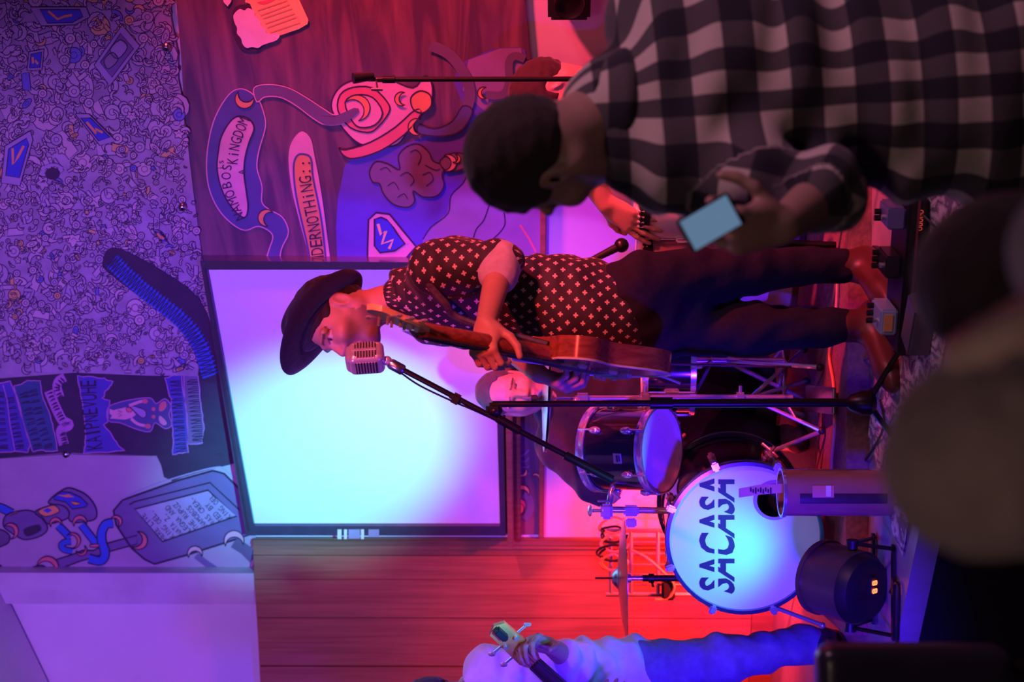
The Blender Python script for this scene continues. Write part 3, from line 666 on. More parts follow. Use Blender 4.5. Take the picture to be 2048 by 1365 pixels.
def surface(f, h, slack=0.):
    lo, hi = f.bounds(); lo = lo - 2 * h; L = 5; size = h * 2 ** L
    n = np.ceil((hi + 2 * h - lo) / size).astype(int) + 1
    C = np.stack(np.meshgrid(*[np.arange(k) for k in n], indexing='ij'), -1).reshape(-1, 3)
    for lev in range(L, -1, -1):
        sz = h * 2 ** lev; d = f(lo + (C + .5) * sz)
        C = C[np.abs(d) < sz * 1.25 + slack + f.amp]
        if lev: C = (C[:, None, :] * 2 + np.array([[i, j, k] for i in (0, 1) for j in (0, 1) for k in (0, 1)])[None]).reshape(-1, 3)
    C = C + 1; B = 1 << 20
    key = lambda A: (A[..., 0].astype(np.int64) * B + A[..., 1]) * B + A[..., 2]
    off = np.array([[i, j, k] for i in (0, 1) for j in (0, 1) for k in (0, 1)])
    ck = key(C[:, None, :] + off[None]); uk, inv = np.unique(ck.ravel(), return_inverse=True)
    G = np.stack([uk // (B * B), (uk // B) % B, uk % B], -1); val = f(lo + (G - 1) * h); val[val == 0] = 1e-9
    cv = val[inv.reshape(-1, 8)]; act = (cv.min(1) < 0) & (cv.max(1) > 0); C = C[act]; cv = cv[act]
    o = np.argsort(key(C)); C = C[o]; cv = cv[o]; cell = key(C)
    acc = np.zeros((len(C), 3)); cnt = np.zeros(len(C))
    for i in range(8):
        for ax in range(3):
            j = i | (4 >> ax)
            if j == i: continue
            a, b_ = cv[:, i], cv[:, j]; m = (a < 0) != (b_ < 0); t = np.where(m, a / np.where(m, a - b_, 1), 0)
            pt = off[i] + (off[j] - off[i]) * t[:, None]; acc += pt * m[:, None]; cnt += m
    V = lo + (C - 1 + acc / cnt[:, None]) * h; F_ = []
    for ax in range(3):
        e = np.zeros(3, int); e[ax] = 1; b1 = np.zeros(3, int); b1[(ax + 1) % 3] = 1; c1 = np.zeros(3, int); c1[(ax + 2) % 3] = 1
        a, b_ = cv[:, 0], cv[:, 4 >> ax]; m = (a < 0) != (b_ < 0); g = C[m]; neg = a[m] < 0
        ids = []
        ok = np.ones(len(g), bool)
        for dlt in (g, g - b1, g - b1 - c1, g - c1):
            kk = key(dlt); ii = np.searchsorted(cell, kk); ii = np.minimum(ii, len(cell) - 1); ok &= cell[ii] == kk; ids.append(ii)
        Q = np.stack(ids, -1); Q[~neg] = Q[~neg][:, ::-1]; F_.append(Q[ok])
    return V, np.concatenate(F_)
def relax(V, Q, n=1, lam=.5):
    for _ in range(n):
        S_ = np.zeros_like(V); c = np.zeros(len(V))
        for i in range(4):
            for j in ((i + 1) % 4, (i + 3) % 4):
                np.add.at(S_, Q[:, i], V[Q[:, j]]); np.add.at(c, Q[:, i], 1)
        V = V + lam * (S_ / np.maximum(c, 1)[:, None] - V)
    return V
def blob(name, f, h, mats, parent=None, col=None, uv=None, smooth_n=1, face_mat=None):
    V, Q = surface(f, h); V = relax(V, Q, smooth_n)
    me = bpy.data.meshes.new(name); me.vertices.add(len(V)); me.vertices.foreach_set('co', V.astype(np.float32).ravel())
    me.loops.add(Q.size); me.loops.foreach_set('vertex_index', Q.astype(np.int32).ravel()); me.polygons.add(len(Q))
    me.polygons.foreach_set('loop_start', np.arange(0, Q.size, 4, dtype=np.int32)); me.polygons.foreach_set('loop_total', np.full(len(Q), 4, np.int32))
    me.update(calc_edges=True)
    if col is not None:
        a = me.attributes.new('tint', 'FLOAT_COLOR', 'POINT'); c = col(V); a.data.foreach_set('color', np.concatenate([c, np.ones((len(V), 1))], 1).astype(np.float32).ravel())
    if uv is not None:
        a = me.attributes.new('cloth', 'FLOAT_VECTOR', 'POINT'); a.data.foreach_set('vector', uv(V).astype(np.float32).ravel())
    if face_mat is not None: me.polygons.foreach_set('material_index', face_mat(V[Q].mean(1)).astype(np.int32))
    me.validate()
    return link_mesh(name, me, mats, parent, 9)
# ------------------------------------------------------------------ figure parts
def basis(f, up):
    f = Vector(f).normalized(); up = Vector(up); l = up.cross(f).normalized(); u = f.cross(l).normalized(); return f, l, u
class Head:
    def __init__(s, o, f, up, sc=1.0): s.o = Vector(o); s.f, s.l, s.u = basis(f, up); s.s = sc
    def P(s, f, l, u): return s.o + (s.f * f + s.l * l + s.u * u) * s.s
    def ax(s): return (s.f, s.l, s.u)
    def loc(s, V): return ((V - np.array(s.o)) @ np.array([s.f, s.l, s.u]).T) / s.s
    def add(s, d, neck=None, nr=.056, face=True):
        e = lambda c, r, k=.02, op=1: d.ell(s.P(*c), [q * s.s for q in r], s.ax(), k * s.s, op)
        c = lambda a, b, ra, rb, k=.015: d.cap(s.P(*a), s.P(*b), ra * s.s, rb * s.s, k * s.s)
        if neck is not None: d.cap(neck, s.P(-.02, 0, -.05), nr * 1.1, nr * .98, .03)
        e((-.012, 0, .035), (.098, .076, .088), .01); e((-.035, 0, .01), (.075, .071, .075), .03)
        e((.035, 0, -.03), (.062, .062, .082), .035)                      # face mass
        c((.045, .028, -.10), (-.01, .058, -.055), .020, .022, .03); c((.045, -.028, -.10), (-.01, -.058, -.055), .020, .022, .03)
        e((.066, 0, -.104), (.024, .030, .020), .03)                      # chin
        if face:
            e((.078, .034, .004), (.016, .023, .014), .012, -1); e((.078, -.034, .004), (.016, .023, .014), .012, -1)
            c((.082, .052, .022), (.092, .014, .022), .009, .010, .016); c((.082, -.052, .022), (.092, -.014, .022), .009, .010, .016)
            c((.088, 0, .012), (.112, 0, -.032), .009, .0125, .012); e((.100, .013, -.037), (.012, .009, .009), .008); e((.100, -.013, -.037), (.012, .009, .009), .008)
            e((.070, .040, -.030), (.022, .022, .020), .03); e((.070, -.040, -.030), (.022, .022, .020), .03)
            e((.090, 0, -.064), (.014, .024, .0065), .007); e((.087, 0, -.076), (.014, .021, .0075), .007)
            e((.104, 0, -.0695), (.012, .024, .002), .003, -1)
            for sd in (1, -1): e((.078, .033 * sd, .003), (.0125, .0135, .0125), .002)
        for sd in (1, -1):
            e((-.012, .078 * sd, -.016), (.020, .010, .034), .008); e((-.008, .086 * sd, -.014), (.011, .006, .022), .005, -1)
        return s
    def tint(s, V, skin, beard=0., lips=(.55, .22, .2), brow=(.08, .05, .04)):
        Q = s.loc(V); n = len(V); out = np.tile(np.array(skin, float), (n, 1))
        def mixin(m, c):
            nonlocal out
            m = np.clip(m, 0, 1)[:, None]; out = out * (1 - m) + np.array(c) * m
        f, l, u = Q.T; near = (f > .03) & (np.abs(l) < .1) & (np.abs(u) < .16)
        if beard:
            m = np.clip((-.028 - u) / .02, 0, 1) * np.clip((u + .135) / .02, 0, 1) * (f > -.005) * (np.abs(l) < .075)
            mixin(m * beard, (.07, .045, .04))
        mixin(((np.abs(l) < .024) & (np.abs(u + .070) < .0125) & (f > .085)) * .8 * 1., lips)
        for sd in (1, -1): mixin(((np.abs(l - .034 * sd) < .022) & (np.abs(u - .026 + .004 * np.abs(l) / .03) < .004) & (f > .06)) * .9, brow)
        for sd in (1, -1):
            e = ((l - .033 * sd) / .0150) ** 2 + ((u - .003) / .0060) ** 2
            mixin((e < 1) * (f > .07) * .85, (.62, .58, .56)); mixin((((l - .031 * sd) ** 2 + (u - .003) ** 2) < .0055 ** 2) * (f > .07) * 1., (.02, .015, .012))
            mixin(((e > .8) & (e < 1.7) & (u > .003)) * (f > .07) * .8, (.05, .03, .03))
        return out
    def hair(s, thick=.012, back=True, top=1.0, line=.065):
        d = SDF(); e = lambda c, r, k=.02, op=1: d.ell(s.P(*c), [q * s.s for q in r], s.ax(), k * s.s, op)
        t = thick
        e((-.014, 0, .038), (.098 + t, .076 + t, .088 + t * top), .01); e((-.038, 0, .01), (.075 + t, .071 + t * .9, .078 + t * .5), .02)
        e((.09, 0, -.045), (.10, .088, line + .045), .012, -1)                 # clear the face
        e((.0, 0, -.14), (.2, .2, .075), .012, -1)
        for sd in (1, -1): e((-.002, .085 * sd, -.022), (.026, .02, .036), .008, -1)
        d.warp = wrinkles(.0022, 3.2, 5); d.amp = .004
        return d
def hand(d, wrist, fwd, palm, side, sc=1., curl=(20, 25, 20), spread=3., thumb=(.4, .25), k=.006, curls=None):
    """fwd: wrist to knuckles; palm: palm normal; side: +1 if the thumb is towards fwd x palm"""
    w_ = Vector(wrist); f = Vector(fwd).normalized(); p = Vector(palm); p = (p - f * p.dot(f)).normalized(); r = f.cross(p) * side   # thumb side
    K = []
    for i, (o, l) in enumerate(((.030, .088), (.010, .092), (-.011, .088), (-.031, .080))):
        kn = w_ + (f * l + r * o) * sc; K.append(kn)
        d.cap(w_ + (f * .015 + r * o * .62) * sc, kn, .0135 * sc, .0118 * sc, .016, )
    d.ell(w_ + f * .048 * sc + p * .004 * sc, (.046 * sc, .037 * sc, .0155 * sc), (f, r, p), .012)
    d.ell(w_ + f * .035 * sc + r * .026 * sc + p * .010 * sc, (.032 * sc, .018 * sc, .017 * sc), (f, r, p), .012)
    L = ((.042, .026, .020), (.046, .030, .021), (.043, .028, .021), (.034, .021, .018))
    for i in range(4):
        c = curls[i] if curls else curl; a = math.radians(spread * (1.5 - i)); q = K[i]; fd = (f * math.cos(a) + r * math.sin(a)).normalized(); ang = 0
        for j in range(3):
            ang += math.radians(c[j]); dr = (fd * math.cos(ang) + p * math.sin(ang)); n = q + dr * L[i][j] * sc
            d.cap(q, n, (.0095 - .0009 * j) * sc, (.0088 - .0009 * j) * sc, k if j == 0 else .004); q = n
    q = w_ + (f * .022 + r * .030 + p * .008) * sc
    for j, (l, t) in enumerate(((.042, thumb[0]), (.032, thumb[1]), (.026, thumb[1] * .6))):
        dr = (f * (.62 + .12 * j) + r * (.75 - .35 * j) + p * t * (1 + .6 * j)).normalized(); n = q + dr * l * sc
        d.cap(q, n, (.0125 - .0012 * j) * sc, (.0112 - .0014 * j) * sc, .008 if j == 0 else .004); q = n
    return d
def skin_mat(name, rough=.5):
    m = bpy.data.materials.new(name); m.use_nodes = True; nt, N, Lk, b = nodes(m)
    at = N.new('ShaderNodeAttribute'); at.attribute_name = 'tint'; no = N.new('ShaderNodeTexNoise'); no.inputs['Scale'].default_value = 60
    mx = N.new('ShaderNodeMixRGB'); mx.blend_type = 'MULTIPLY'; mx.inputs['Fac'].default_value = .25
    Lk.new(at.outputs['Color'], mx.inputs[1]); Lk.new(no.outputs['Color'], mx.inputs[2]); Lk.new(mx.outputs[0], b.inputs['Base Color'])
    b.inputs['Roughness'].default_value = rough; b.inputs['Subsurface Weight'].default_value = .08; b.inputs['Subsurface Radius'].default_value = (.012, .005, .003)
    bp = N.new('ShaderNodeBump'); bp.inputs['Strength'].default_value = .12; bp.inputs['Distance'].default_value = .003; Lk.new(no.outputs['Fac'], bp.inputs['Height']); Lk.new(bp.outputs['Normal'], b.inputs['Normal'])
    return m
M_skin = skin_mat('skin')
SKIN = (.52, .29, .21); SKIN2 = (.46, .27, .20)
def bone_uv(bones):   # bones: (a, b, radius, across direction); cloth coordinates run along and around the nearest bone
    A = [np.array(x[0], float) for x in bones]; B_ = [np.array(x[1], float) for x in bones]
    def f(V):
        best = np.full(len(V), 1e9); out = np.zeros((len(V), 3))
        for i, (a, b, bn) in enumerate(zip(A, B_, bones)):
            ab = b - a; L = np.linalg.norm(ab); t = np.clip((V - a) @ ab / L ** 2, 0, 1); dd = np.linalg.norm(V - a - t[:, None] * ab, axis=1) - bn[2]
            tt = (V - a) @ ab / L
            x = np.array(Vector(bn[3]).normalized()); zx = ab / L; x = x - zx * (x @ zx); x /= np.linalg.norm(x); y = np.cross(zx, x)
            rel = V - a - np.outer(tt, zx); th = np.arctan2(rel @ y, rel @ x); m = dd < best
            out[m] = np.stack([th * bn[2], tt, np.full(len(V), i)], -1)[m]; best[m] = dd[m]
        return out
    return f
def cloth_mat(name, col, rough=.85, var=.12): return mat(name, col, rough, 0, var, 45., .25, spec=.25, sheen=.15)
def eye_detail(parent, H): pass
# ================================================================== drum riser, rug
M_red_carpet = mat('riser_carpet', (.22, .11, .11), .9, 0, .25, 60., .3)
RZ = STG + .07
r0 = [Vector((-.90, 4.67, 0)), Vector((.62, 4.60, 0)), Vector((.62, 5.10, 0)), Vector((-.62, 6.14, 0)), Vector((-.90, 5.6, 0))]
b = MB(); b.prism([Vector((p.x, p.y, STG + .001)) for p in r0], (0, 0, .067)); rs = b.build('drum_riser', M_red_carpet, origin=(-.2, 5.2, STG))
tag(rs, 'low carpeted drum riser under the drum kit', 'riser')
m_rug = mat('rug_wool', (.4, .33, .42), .95, 0, .2, 40, .4); nt, N, Lk, bs = nodes(m_rug)
tc = N.new('ShaderNodeTexCoord'); vo = N.new('ShaderNodeTexVoronoi'); vo.inputs['Scale'].default_value = 24; wv = N.new('ShaderNodeTexWave'); wv.inputs['Scale'].default_value = 9; wv.inputs['Distortion'].default_value = 18; wv.inputs['Detail'].default_value = 3
Lk.new(tc.outputs['Object'], vo.inputs['Vector']); Lk.new(tc.outputs['Object'], wv.inputs['Vector'])
mx = N.new('ShaderNodeMixRGB'); mx.inputs['Fac'].default_value = .5; Lk.new(vo.outputs['Distance'], mx.inputs[1]); Lk.new(wv.outputs['Fac'], mx.inputs[2])
cr = N.new('ShaderNodeValToRGB'); cr.color_ramp.interpolation = 'CONSTANT'; E = cr.color_ramp.elements
E[0].position = 0; E[0].color = (.20, .15, .24, 1); E[1].position = .42; E[1].color = (.62, .56, .60, 1)
e = E.new(.55); e.color = (.38, .28, .36, 1); e = E.new(.66); e.color = (.70, .64, .66, 1)
Lk.new(mx.outputs[0], cr.inputs['Fac']); Lk.new(cr.outputs['Color'], bs.inputs['Base Color'])
ra = se(-.62) - en * .05; rb = se(1.3) - en * .05; rw = -en
pts = []
for i in range(25):
    q = ra + (rb - ra) * (i / 24); pts.append(q)
bk = [p + rw * (.52 + .02 * math.sin(i * 1.7)) for i, p in enumerate(pts)]
b = MB(); n = len(pts); J = 7; vs = []
for j in range(J):
    for i in range(n):
        p = pts[i].lerp(bk[i], j / (J - 1)); hgt = .006 + .010 * max(0, math.sin(i * .9 + j * 1.3)) * (1 if j not in (0, J - 1) else .2); vs.append(Vector((p.x, p.y, STG + hgt)))
fs = [(j * n + i, j * n + i + 1, (j + 1) * n + i + 1, (j + 1) * n + i) for j in range(J - 1) for i in range(n - 1)]
b.add(vs, fs); b.add([Vector((v.x, v.y, STG + .001)) for v in vs], [f[::-1] for f in fs])
rg = b.build('stage_rug', m_rug, smooth=2, origin=((ra.x + rb.x) / 2, (ra.y + rb.y) / 2 + .2, STG)); tag(rg, 'worn patterned pale rug along the front of the stage', 'rug')
# ================================================================== bass drum
M_lacq = mat('black_lacquer', (.012, .010, .02), .12, 0, .1, 5, coat=1.); M_head = mat('drum_head_white', (.90, .90, .92), .35, 0, .02, 5); M_hoop = mat('hoop_blue_black', (.03, .03, .09), .2, 0, .1, 8, coat=.6)
def ring(mb, c, ax, r0, r1, h, seg=40): mb.lathe([(r0, -h / 2), (r1, -h / 2), (r1, h / 2), (r0, h / 2), (r0, -h / 2)], c, ax, seg)
DC = px(1488, 1075, 4.80); dn = Vector((-math.sin(math.radians(9)), -math.cos(math.radians(9)), .02)).normalized(); dr_, du_, _ = frame(dn); du_ = Vector((0, 0, 1)); dr_ = du_.cross(dn).normalized(); du_ = dn.cross(dr_)
R = .247; DEP = .42
bd = empty('bass_drum', (DC.x - dn.x * .2, DC.y - dn.y * .2, RZ), 'black bass drum with white lettered front head', 'drum')
b = MB(); b.lathe([(R - .018, 0), (R - .014, .0), (R - .014, -DEP), (R - .020, -DEP), (R - .020, -.0)], DC, dn, 64); b.build('shell', M_lacq, bd)
for nm, hh in (('front_hoop', .0), ('back_hoop', -DEP)):
    b = MB(); ring(b, DC + dn * hh, dn, R - .012, R, .042, 64); h_ = b.build(nm, M_hoop, bd)
    b = MB(); ring(b, DC + dn * hh, dn, R - .004, R + .0015, .012, 64); b.build('inlay', M_steel, h_)
hc = on_plane(1548, 1000, DC, dn); HR = .058
out_ = [DC + (dr_ * math.cos(t) + du_ * math.sin(t)) * (R - .011) for t in np.linspace(0, 2 * math.pi, 64, endpoint=False)]
hol = [hc + (dr_ * math.cos(t) + du_ * math.sin(t)) * HR for t in np.linspace(0, 2 * math.pi, 28, endpoint=False)]
b = MB(); tri = tessellate_polygon([out_, hol]); b.add([p + dn * .006 for p in out_ + hol], [tuple(t) for t in tri]); b.build('front_head', M_head, bd, None)
b = MB(); ring(b, hc + dn * .007, dn, HR - .004, HR + .006, .004, 32); b.build('port_ring', mat('port_ring', (.5, .12, .25), .4), bd)
b = MB(); b.lathe([(0, -DEP + .002), (R - .012, -DEP + .002)], DC, dn, 48); b.build('back_head', M_head, bd)
b = MB(); b.ball(DC - dn * (DEP * .6) - du_ * .13, .12, (1.4, 1.2, .6), 14); b.build('pillow', mat('pillow_cloth', (.45, .2, .35), .9), bd)
M_letter = mat('lettering_black', (.015, .012, .03), .5)
vs, fs = text_mesh('SACASA', .022)          # split lettering: upper halves upright, lower halves slanted
def half(upper):
    bm = bmesh.new(); V = [bm.verts.new(v) for v in vs]
    for f_ in fs:
        try: bm.faces.new([V[i] for i in f_])
        except ValueError: pass
    cut = .36
    bmesh.ops.bisect_plane(bm, geom=bm.verts[:] + bm.edges[:] + bm.faces[:], plane_co=(0, cut, 0), plane_no=(0, 1, 0), clear_inner=upper, clear_outer=not upper)
    bm.verts.index_update(); o = [tuple(v.co) for v in bm.verts], [tuple(v.index for v in f_.verts) for f_ in bm.faces]; bm.free(); return o
xm = max(v[0] for v in vs); ym = max(v[1] for v in vs)
for up in (True, False):
    V, F_ = half(up); b = MB(); W = []
    for x, y, z in V:
        t = x / xm
        if up: X = 1399 + (ym - y) / (ym - .36) * 30; Y_ = 1183 - t * 236
        else: X = 1437 + (.36 - y) / .37 * 31; Y_ = 1181 - t * 232 + (.36 - y) * 28
        W.append(on_plane(X, Y_, DC + dn * .0075, dn))
    b.add(W, F_); b.build('lettering', M_letter, bd, None)
for k in range(8):
    t = 2 * math.pi * (k + .5) / 8; q = dr_ * math.cos(t) + du_ * math.sin(t)
    b = MB(); b.box(DC + q * (R + .003) + dn * .004, (.022, .030, .05), dr_ * -math.sin(t) + du_ * math.cos(t), q, dn, .005); b.tube([DC + q * (R + .012) + dn * .02, DC + q * (R + .004) - dn * .12], .0035, 6); b.build('claw', M_chrome, bd)
    b = MB(); b.box(DC + q * (R - .004) - dn * .13, (.024, .026, .05), dr_ * -math.sin(t) + du_ * math.cos(t), q, dn, .006); b.build('lug', M_chrome, bd)
sp = px(1540, 905, 4.98); sf = on_level(1650, 862, RZ); b = MB(); b.tube([sp, sf + Vector((0, 0, .008))], .007, 8); b.ball(sf + Vector((0, 0, .012)), .011); b.ball(sp, .018); b.tube([sp + Vector((-.02, -.02, .02)), sp + Vector((.02, -.03, -.01))], .006, 6); b.tube([sp + Vector((-.015, -.03, -.02)), sp + Vector((.03, -.02, .03))], .005, 6); b.build('spur', M_chrome, bd)
sp = px(1540, 1212, 4.92); sf = on_level(1652, 1252, RZ); b = MB(); b.tube([sp, sf + Vector((0, 0, .008))], .007, 8); b.ball(sf + Vector((0, 0, .012)), .011); b.ball(sp, .016); b.build('spur', M_chrome, bd)
# ================================================================== rack tom
tb = px(1314, 900, 4.92); ta = Vector((-.02, math.sin(math.radians(33)), math.cos(math.radians(33)))).normalized(); TR = .133; TL = .205
tm = empty('rack_tom', (tb.x, tb.y, tb.z - .03), 'tilted black rack tom with chrome hoops above the bass drum', 'drum')
b = MB(); b.lathe([(TR - .008, 0), (TR, 0), (TR, TL), (TR - .008, TL), (TR - .008, 0)], tb, ta, 48); b.build('shell', M_lacq, tm)
for h_, nm in ((-.006, 'bottom_hoop'), (TL + .004, 'top_hoop')):
    b = MB(); b.lathe([(TR + .002, -.014), (TR + .010, -.014), (TR + .006, -.008), (TR + .006, .006), (TR + .012, .012), (TR + .003, .013), (TR + .002, -.014)], tb + ta * h_, ta, 48); b.build(nm, M_chrome, tm)
b = MB(); b.lathe([(0, -.009), (TR + .003, -.009), (TR + .003, -.003)], tb, ta, 40); b.build('bottom_head', M_head, tm)
b = MB(); b.lathe([(0, TL + .008), (TR + .003, TL + .008), (TR + .003, TL)], tb, ta, 40); b.build('top_head', M_head, tm)
x_, y_, _ = frame(ta, (1, 0, 0))
for k in range(6):
    t = 2 * math.pi * k / 6 + .5; q = x_ * math.cos(t) + y_ * math.sin(t)
    for hh in (.045, TL - .045): b = MB(); b.ball(tb + q * (TR + .006) + ta * hh, .013, (1, 1, 1.7), 10, ta); b.tube([tb + q * (TR + .012) + ta * hh, tb + q * (TR + .010) + ta * (hh + (.06 if hh > .1 else -.06))], .0032, 6); b.build('lug', M_chrome, tm)
q = on_plane(1212, 928, tb - y_ * 0 + Vector((0, -TR, 0)), Vector((0, -1, 0))); nrm = (q - tb - ta * (q - tb).dot(ta)).normalized()
bx, by, _ = frame(nrm, ta); cpt = tb + ta * ((q - tb).dot(ta)) + nrm * (TR + .002)
b = MB(); b.box(cpt, (.034, .030, .003), bx, by, nrm, .002); bg_ = b.build('badge', mat('badge_silver', (.45, .42, .55), .3, .8), tm)
b = MB(); b.box(cpt + nrm * .002, (.022, .006, .002), bx, by, nrm); b.box(cpt + nrm * .002 - by * .008, (.018, .004, .002), bx, by, nrm); b.build('badge_print', M_letter, bg_)
# tom holder
hold = empty('tom_holder', tuple(px(1345, 1020, 4.95)), 'chrome tom holder arm with wing bolts on top of the bass drum', 'drum hardware')
pA = px(1180, 1022, 4.93); pB = px(1345, 1022, 4.97); pC = px(1205, 988, 4.95)
b = MB(); b.tube([px(1215, 1020, 4.95), pB], .011, 10); b.build('post', M_chrome, hold)
b = MB(); b.tube([pA, px(1215, 1022, 4.94)], .006, 8); b.ball(pA, .020, (1, 1, .35), 12, (0, -.2, 1)); b.build('wing_bolt', M_chrome, hold)
b = MB(); b.box(px(1213, 1023, 4.95), (.05, .045, .04), bev=.008); b.build('clamp', M_chrome, hold)
b = MB(); b.tube([px(1218, 1015, 4.95), px(1222, 985, 4.95), px(1228, 968, 4.96)], .010, 10); b.build('arm', M_chrome, hold)
b = MB(); b.box(px(1262, 1022, 4.96), (.035, .04, .05), bev=.006); b.box(px(1262, 1046, 4.94), (.03, .03, .035), bev=.005); b.build('memory_lock', M_chrome, hold)
b = MB(); b.tube([px(1195, 1003, 4.93), px(1220, 1003, 4.93)], .004, 6); b.tube([px(1240, 998, 4.93), px(1225, 985, 4.93)], .006, 6); b.build('tuning_screw', M_chrome, hold)
# ================================================================== snare
sc0 = px(1335, 722, 5.16); sn = empty('snare_drum', (sc0.x, sc0.y, sc0.z - .09), 'snare drum with chrome rims on a stand behind the singer', 'drum'); SR = .175
b = MB(); b.lathe([(SR - .006, -.075), (SR, -.075), (SR, .075), (SR - .006, .075), (SR - .006, -.075)], sc0, (0, .05, 1), 48); b.build('shell', M_lacq, sn)
for h_, nm in ((-.078, 'bottom_hoop'), (.078, 'top_hoop')): b = MB(); ring(b, sc0 + Vector((0, .05, 1)).normalized() * h_, (0, .05, 1), SR - .002, SR + .010, .018, 48); b.build(nm, M_chrome, sn)
b = MB(); b.lathe([(0, .083), (SR, .083)], sc0, (0, .05, 1), 40); b.build('top_head', M_head, sn)
for k in range(8):
    t = 2 * math.pi * k / 8 + .2; q = Vector((math.cos(t), math.sin(t), 0)); b = MB(); b.tube([sc0 + q * (SR + .012) + Vector((0, 0, -.075)), sc0 + q * (SR + .012) + Vector((0, 0, .075))], .005, 6); b.box(sc0 + q * (SR + .006), (.018, .02, .05), q.cross(Vector((0, 0, 1))), q, (0, 0, 1), .004); b.build('lug', M_chrome, sn)
sfo = Vector((sc0.x, sc0.y, RZ)); ss = empty('snare_stand', tuple(sfo), 'chrome tripod stand under the snare drum', 'stand')
b = MB(); b.tube([sfo + Vector((0, 0, .10)), sc0 + Vector((0, 0, -.095))], .011, 10); b.build('post', M_chrome, ss)
for t in (.4, 2.5, 4.6):
    q = Vector((math.cos(t), math.sin(t), 0)); b = MB(); b.tube([sfo + Vector((0, 0, .30)), sfo + q * .17 + Vector((0, 0, .012))], .008, 8); b.tube([sfo + Vector((0, 0, .10)), sfo + q * .11 + Vector((0, 0, .11))], .006, 6); lg = b.build('leg', M_chrome, ss)
    b = MB(); b.ball(sfo + q * .17 + Vector((0, 0, .013)), .013); b.build('rubber_foot', M_black, lg)
    b = MB(); b.tube([sc0 + Vector((0, 0, -.15)), sc0 + q * SR + Vector((0, 0, -.092)), sc0 + q * (SR + .016) + Vector((0, 0, -.06))], .006, 6); b.build('basket_arm', M_chrome, ss)
# ================================================================== hi-hat
hf_ = px(1590, 797, 4.98); hf_ = Vector((hf_.x, hf_.y, RZ)); hz = lambda x: px(x, 797, 4.98).z
hh = empty('hi_hat', tuple(hf_), 'chrome hi-hat stand carrying two thin cymbals before the drummer', 'cymbal stand')
at_h = lambda x: Vector((hf_.x, hf_.y, hz(x)))
b = MB(); b.tube([at_h(1585), at_h(1280)], .012, 12); b.build('lower_tube', M_chrome, hh); b = MB(); b.tube([at_h(1285), at_h(1150)], .009, 12); b.build('upper_tube', M_chrome, hh)
b = MB(); b.tube([at_h(1150), at_h(1045)], .0035, 8); b.build('rod', M_chrome, hh); b = MB(); b.tube([at_h(1076), at_h(1062)], .011, 10); b.build('clutch', M_black, hh)
for x in (1290, 1480): b = MB(); b.box(at_h(x), (.04, .035, .04), bev=.008); b.tube([at_h(x), at_h(x) + Vector((.04, -.01, 0))], .006, 6); b.build('collar', M_chrome, hh)
b = MB(); b.box(at_h(1165), (.035, .035, .05), bev=.008); b.ball(at_h(1165) + Vector((-.01, -.02, .02)), .014); b.build('seat_cup', M_chrome, hh)
M_brass = mat('cymbal_bronze', (.60, .52, .50), .25, 1., .1, 30)
for s_, zz in ((1, .006), (-1, -.012)):
    prof = [(.008, .024), (.020, .020), (.030, .008), (.05, .005), (.12, 0), (.176, -.012)]
    b = MB(); b.lathe([(r, h * s_ + zz) for r, h in prof] + [(r, (h - .0015) * s_ + zz) for r, h in prof[::-1]], at_h(1092), (.04, -.03, 1), 56); b.build('cymbal', M_brass, hh)
for (x, y) in ((1648, 862), (1612, 700), (1560, 760)):
    ft = on_level(x, y, RZ + .004); 
    if x == 1560: ft = Vector((hf_.x + .05, hf_.y + .26, RZ + .004))
    b = MB(); b.tube([at_h(1500), ft + Vector((0, 0, .01))], .007, 8); b.tube([at_h(1585) + Vector((0, 0, .03)), at_h(1500).lerp(ft, .6)], .005, 6); lg = b.build('leg', M_chrome, hh); b = MB(); b.ball(ft + Vector((0, 0, .008)), .013); b.build('rubber_foot', M_black, lg)
b = MB(); b.box(hf_ + Vector((0, -.11, .035)), (.085, .24, .012), (1, 0, 0), (0, .97, .18), None, .004); b.build('pedal', M_steel, hh)
# ================================================================== crash cymbal
cc = px(1240, 1157, 5.38); cs = empty('crash_cymbal', (cc.x, cc.y, RZ), 'crash cymbal on a stand beside the planked wall', 'cymbal')
prof = [(.006, .030), (.018, .028), (.032, .016), (.040, .008), (.075, .004), (.15, -.004), (.214, -.017)]
b = MB(); b.lathe(prof + [(r, h - .0016) for r, h in prof[::-1]], cc, (-.02, .02, 1), 64); b.build('cymbal', M_brass, cs)
zc = lambda x: Vector((cc.x, cc.y, px(x, 1157, 5.38).z))
b = MB(); b.tube([zc(1190), zc(1250)], .0035, 8); b.build('threaded_rod', M_blackm, cs); b = MB(); b.tube([zc(1252), zc(1262)], .016, 12); b.tube([zc(1262), zc(1290)], .009, 10); b.build('tilter', M_chrome, cs)
b = MB(); b.tube([zc(1285), zc(1500)], .012, 10); b.build('post', M_blackm, cs)
b = MB(); b.tube([zc(1297), zc(1308)], .017, 10); b.tube([zc(1302), zc(1306) + Vector((-.03, -.01, 0))], .005, 6); b.build('collar', M_blackm, cs)
for dx_, dy_ in ((.14, .02), (-.05, .02), (.06, .16)):
    ft = Vector((cc.x + dx_, cc.y + dy_, RZ + .009))
    b = MB(); b.tube([zc(1500), ft], .008, 8); b.build('leg', M_blackm, cs)
cs.location.z += 0
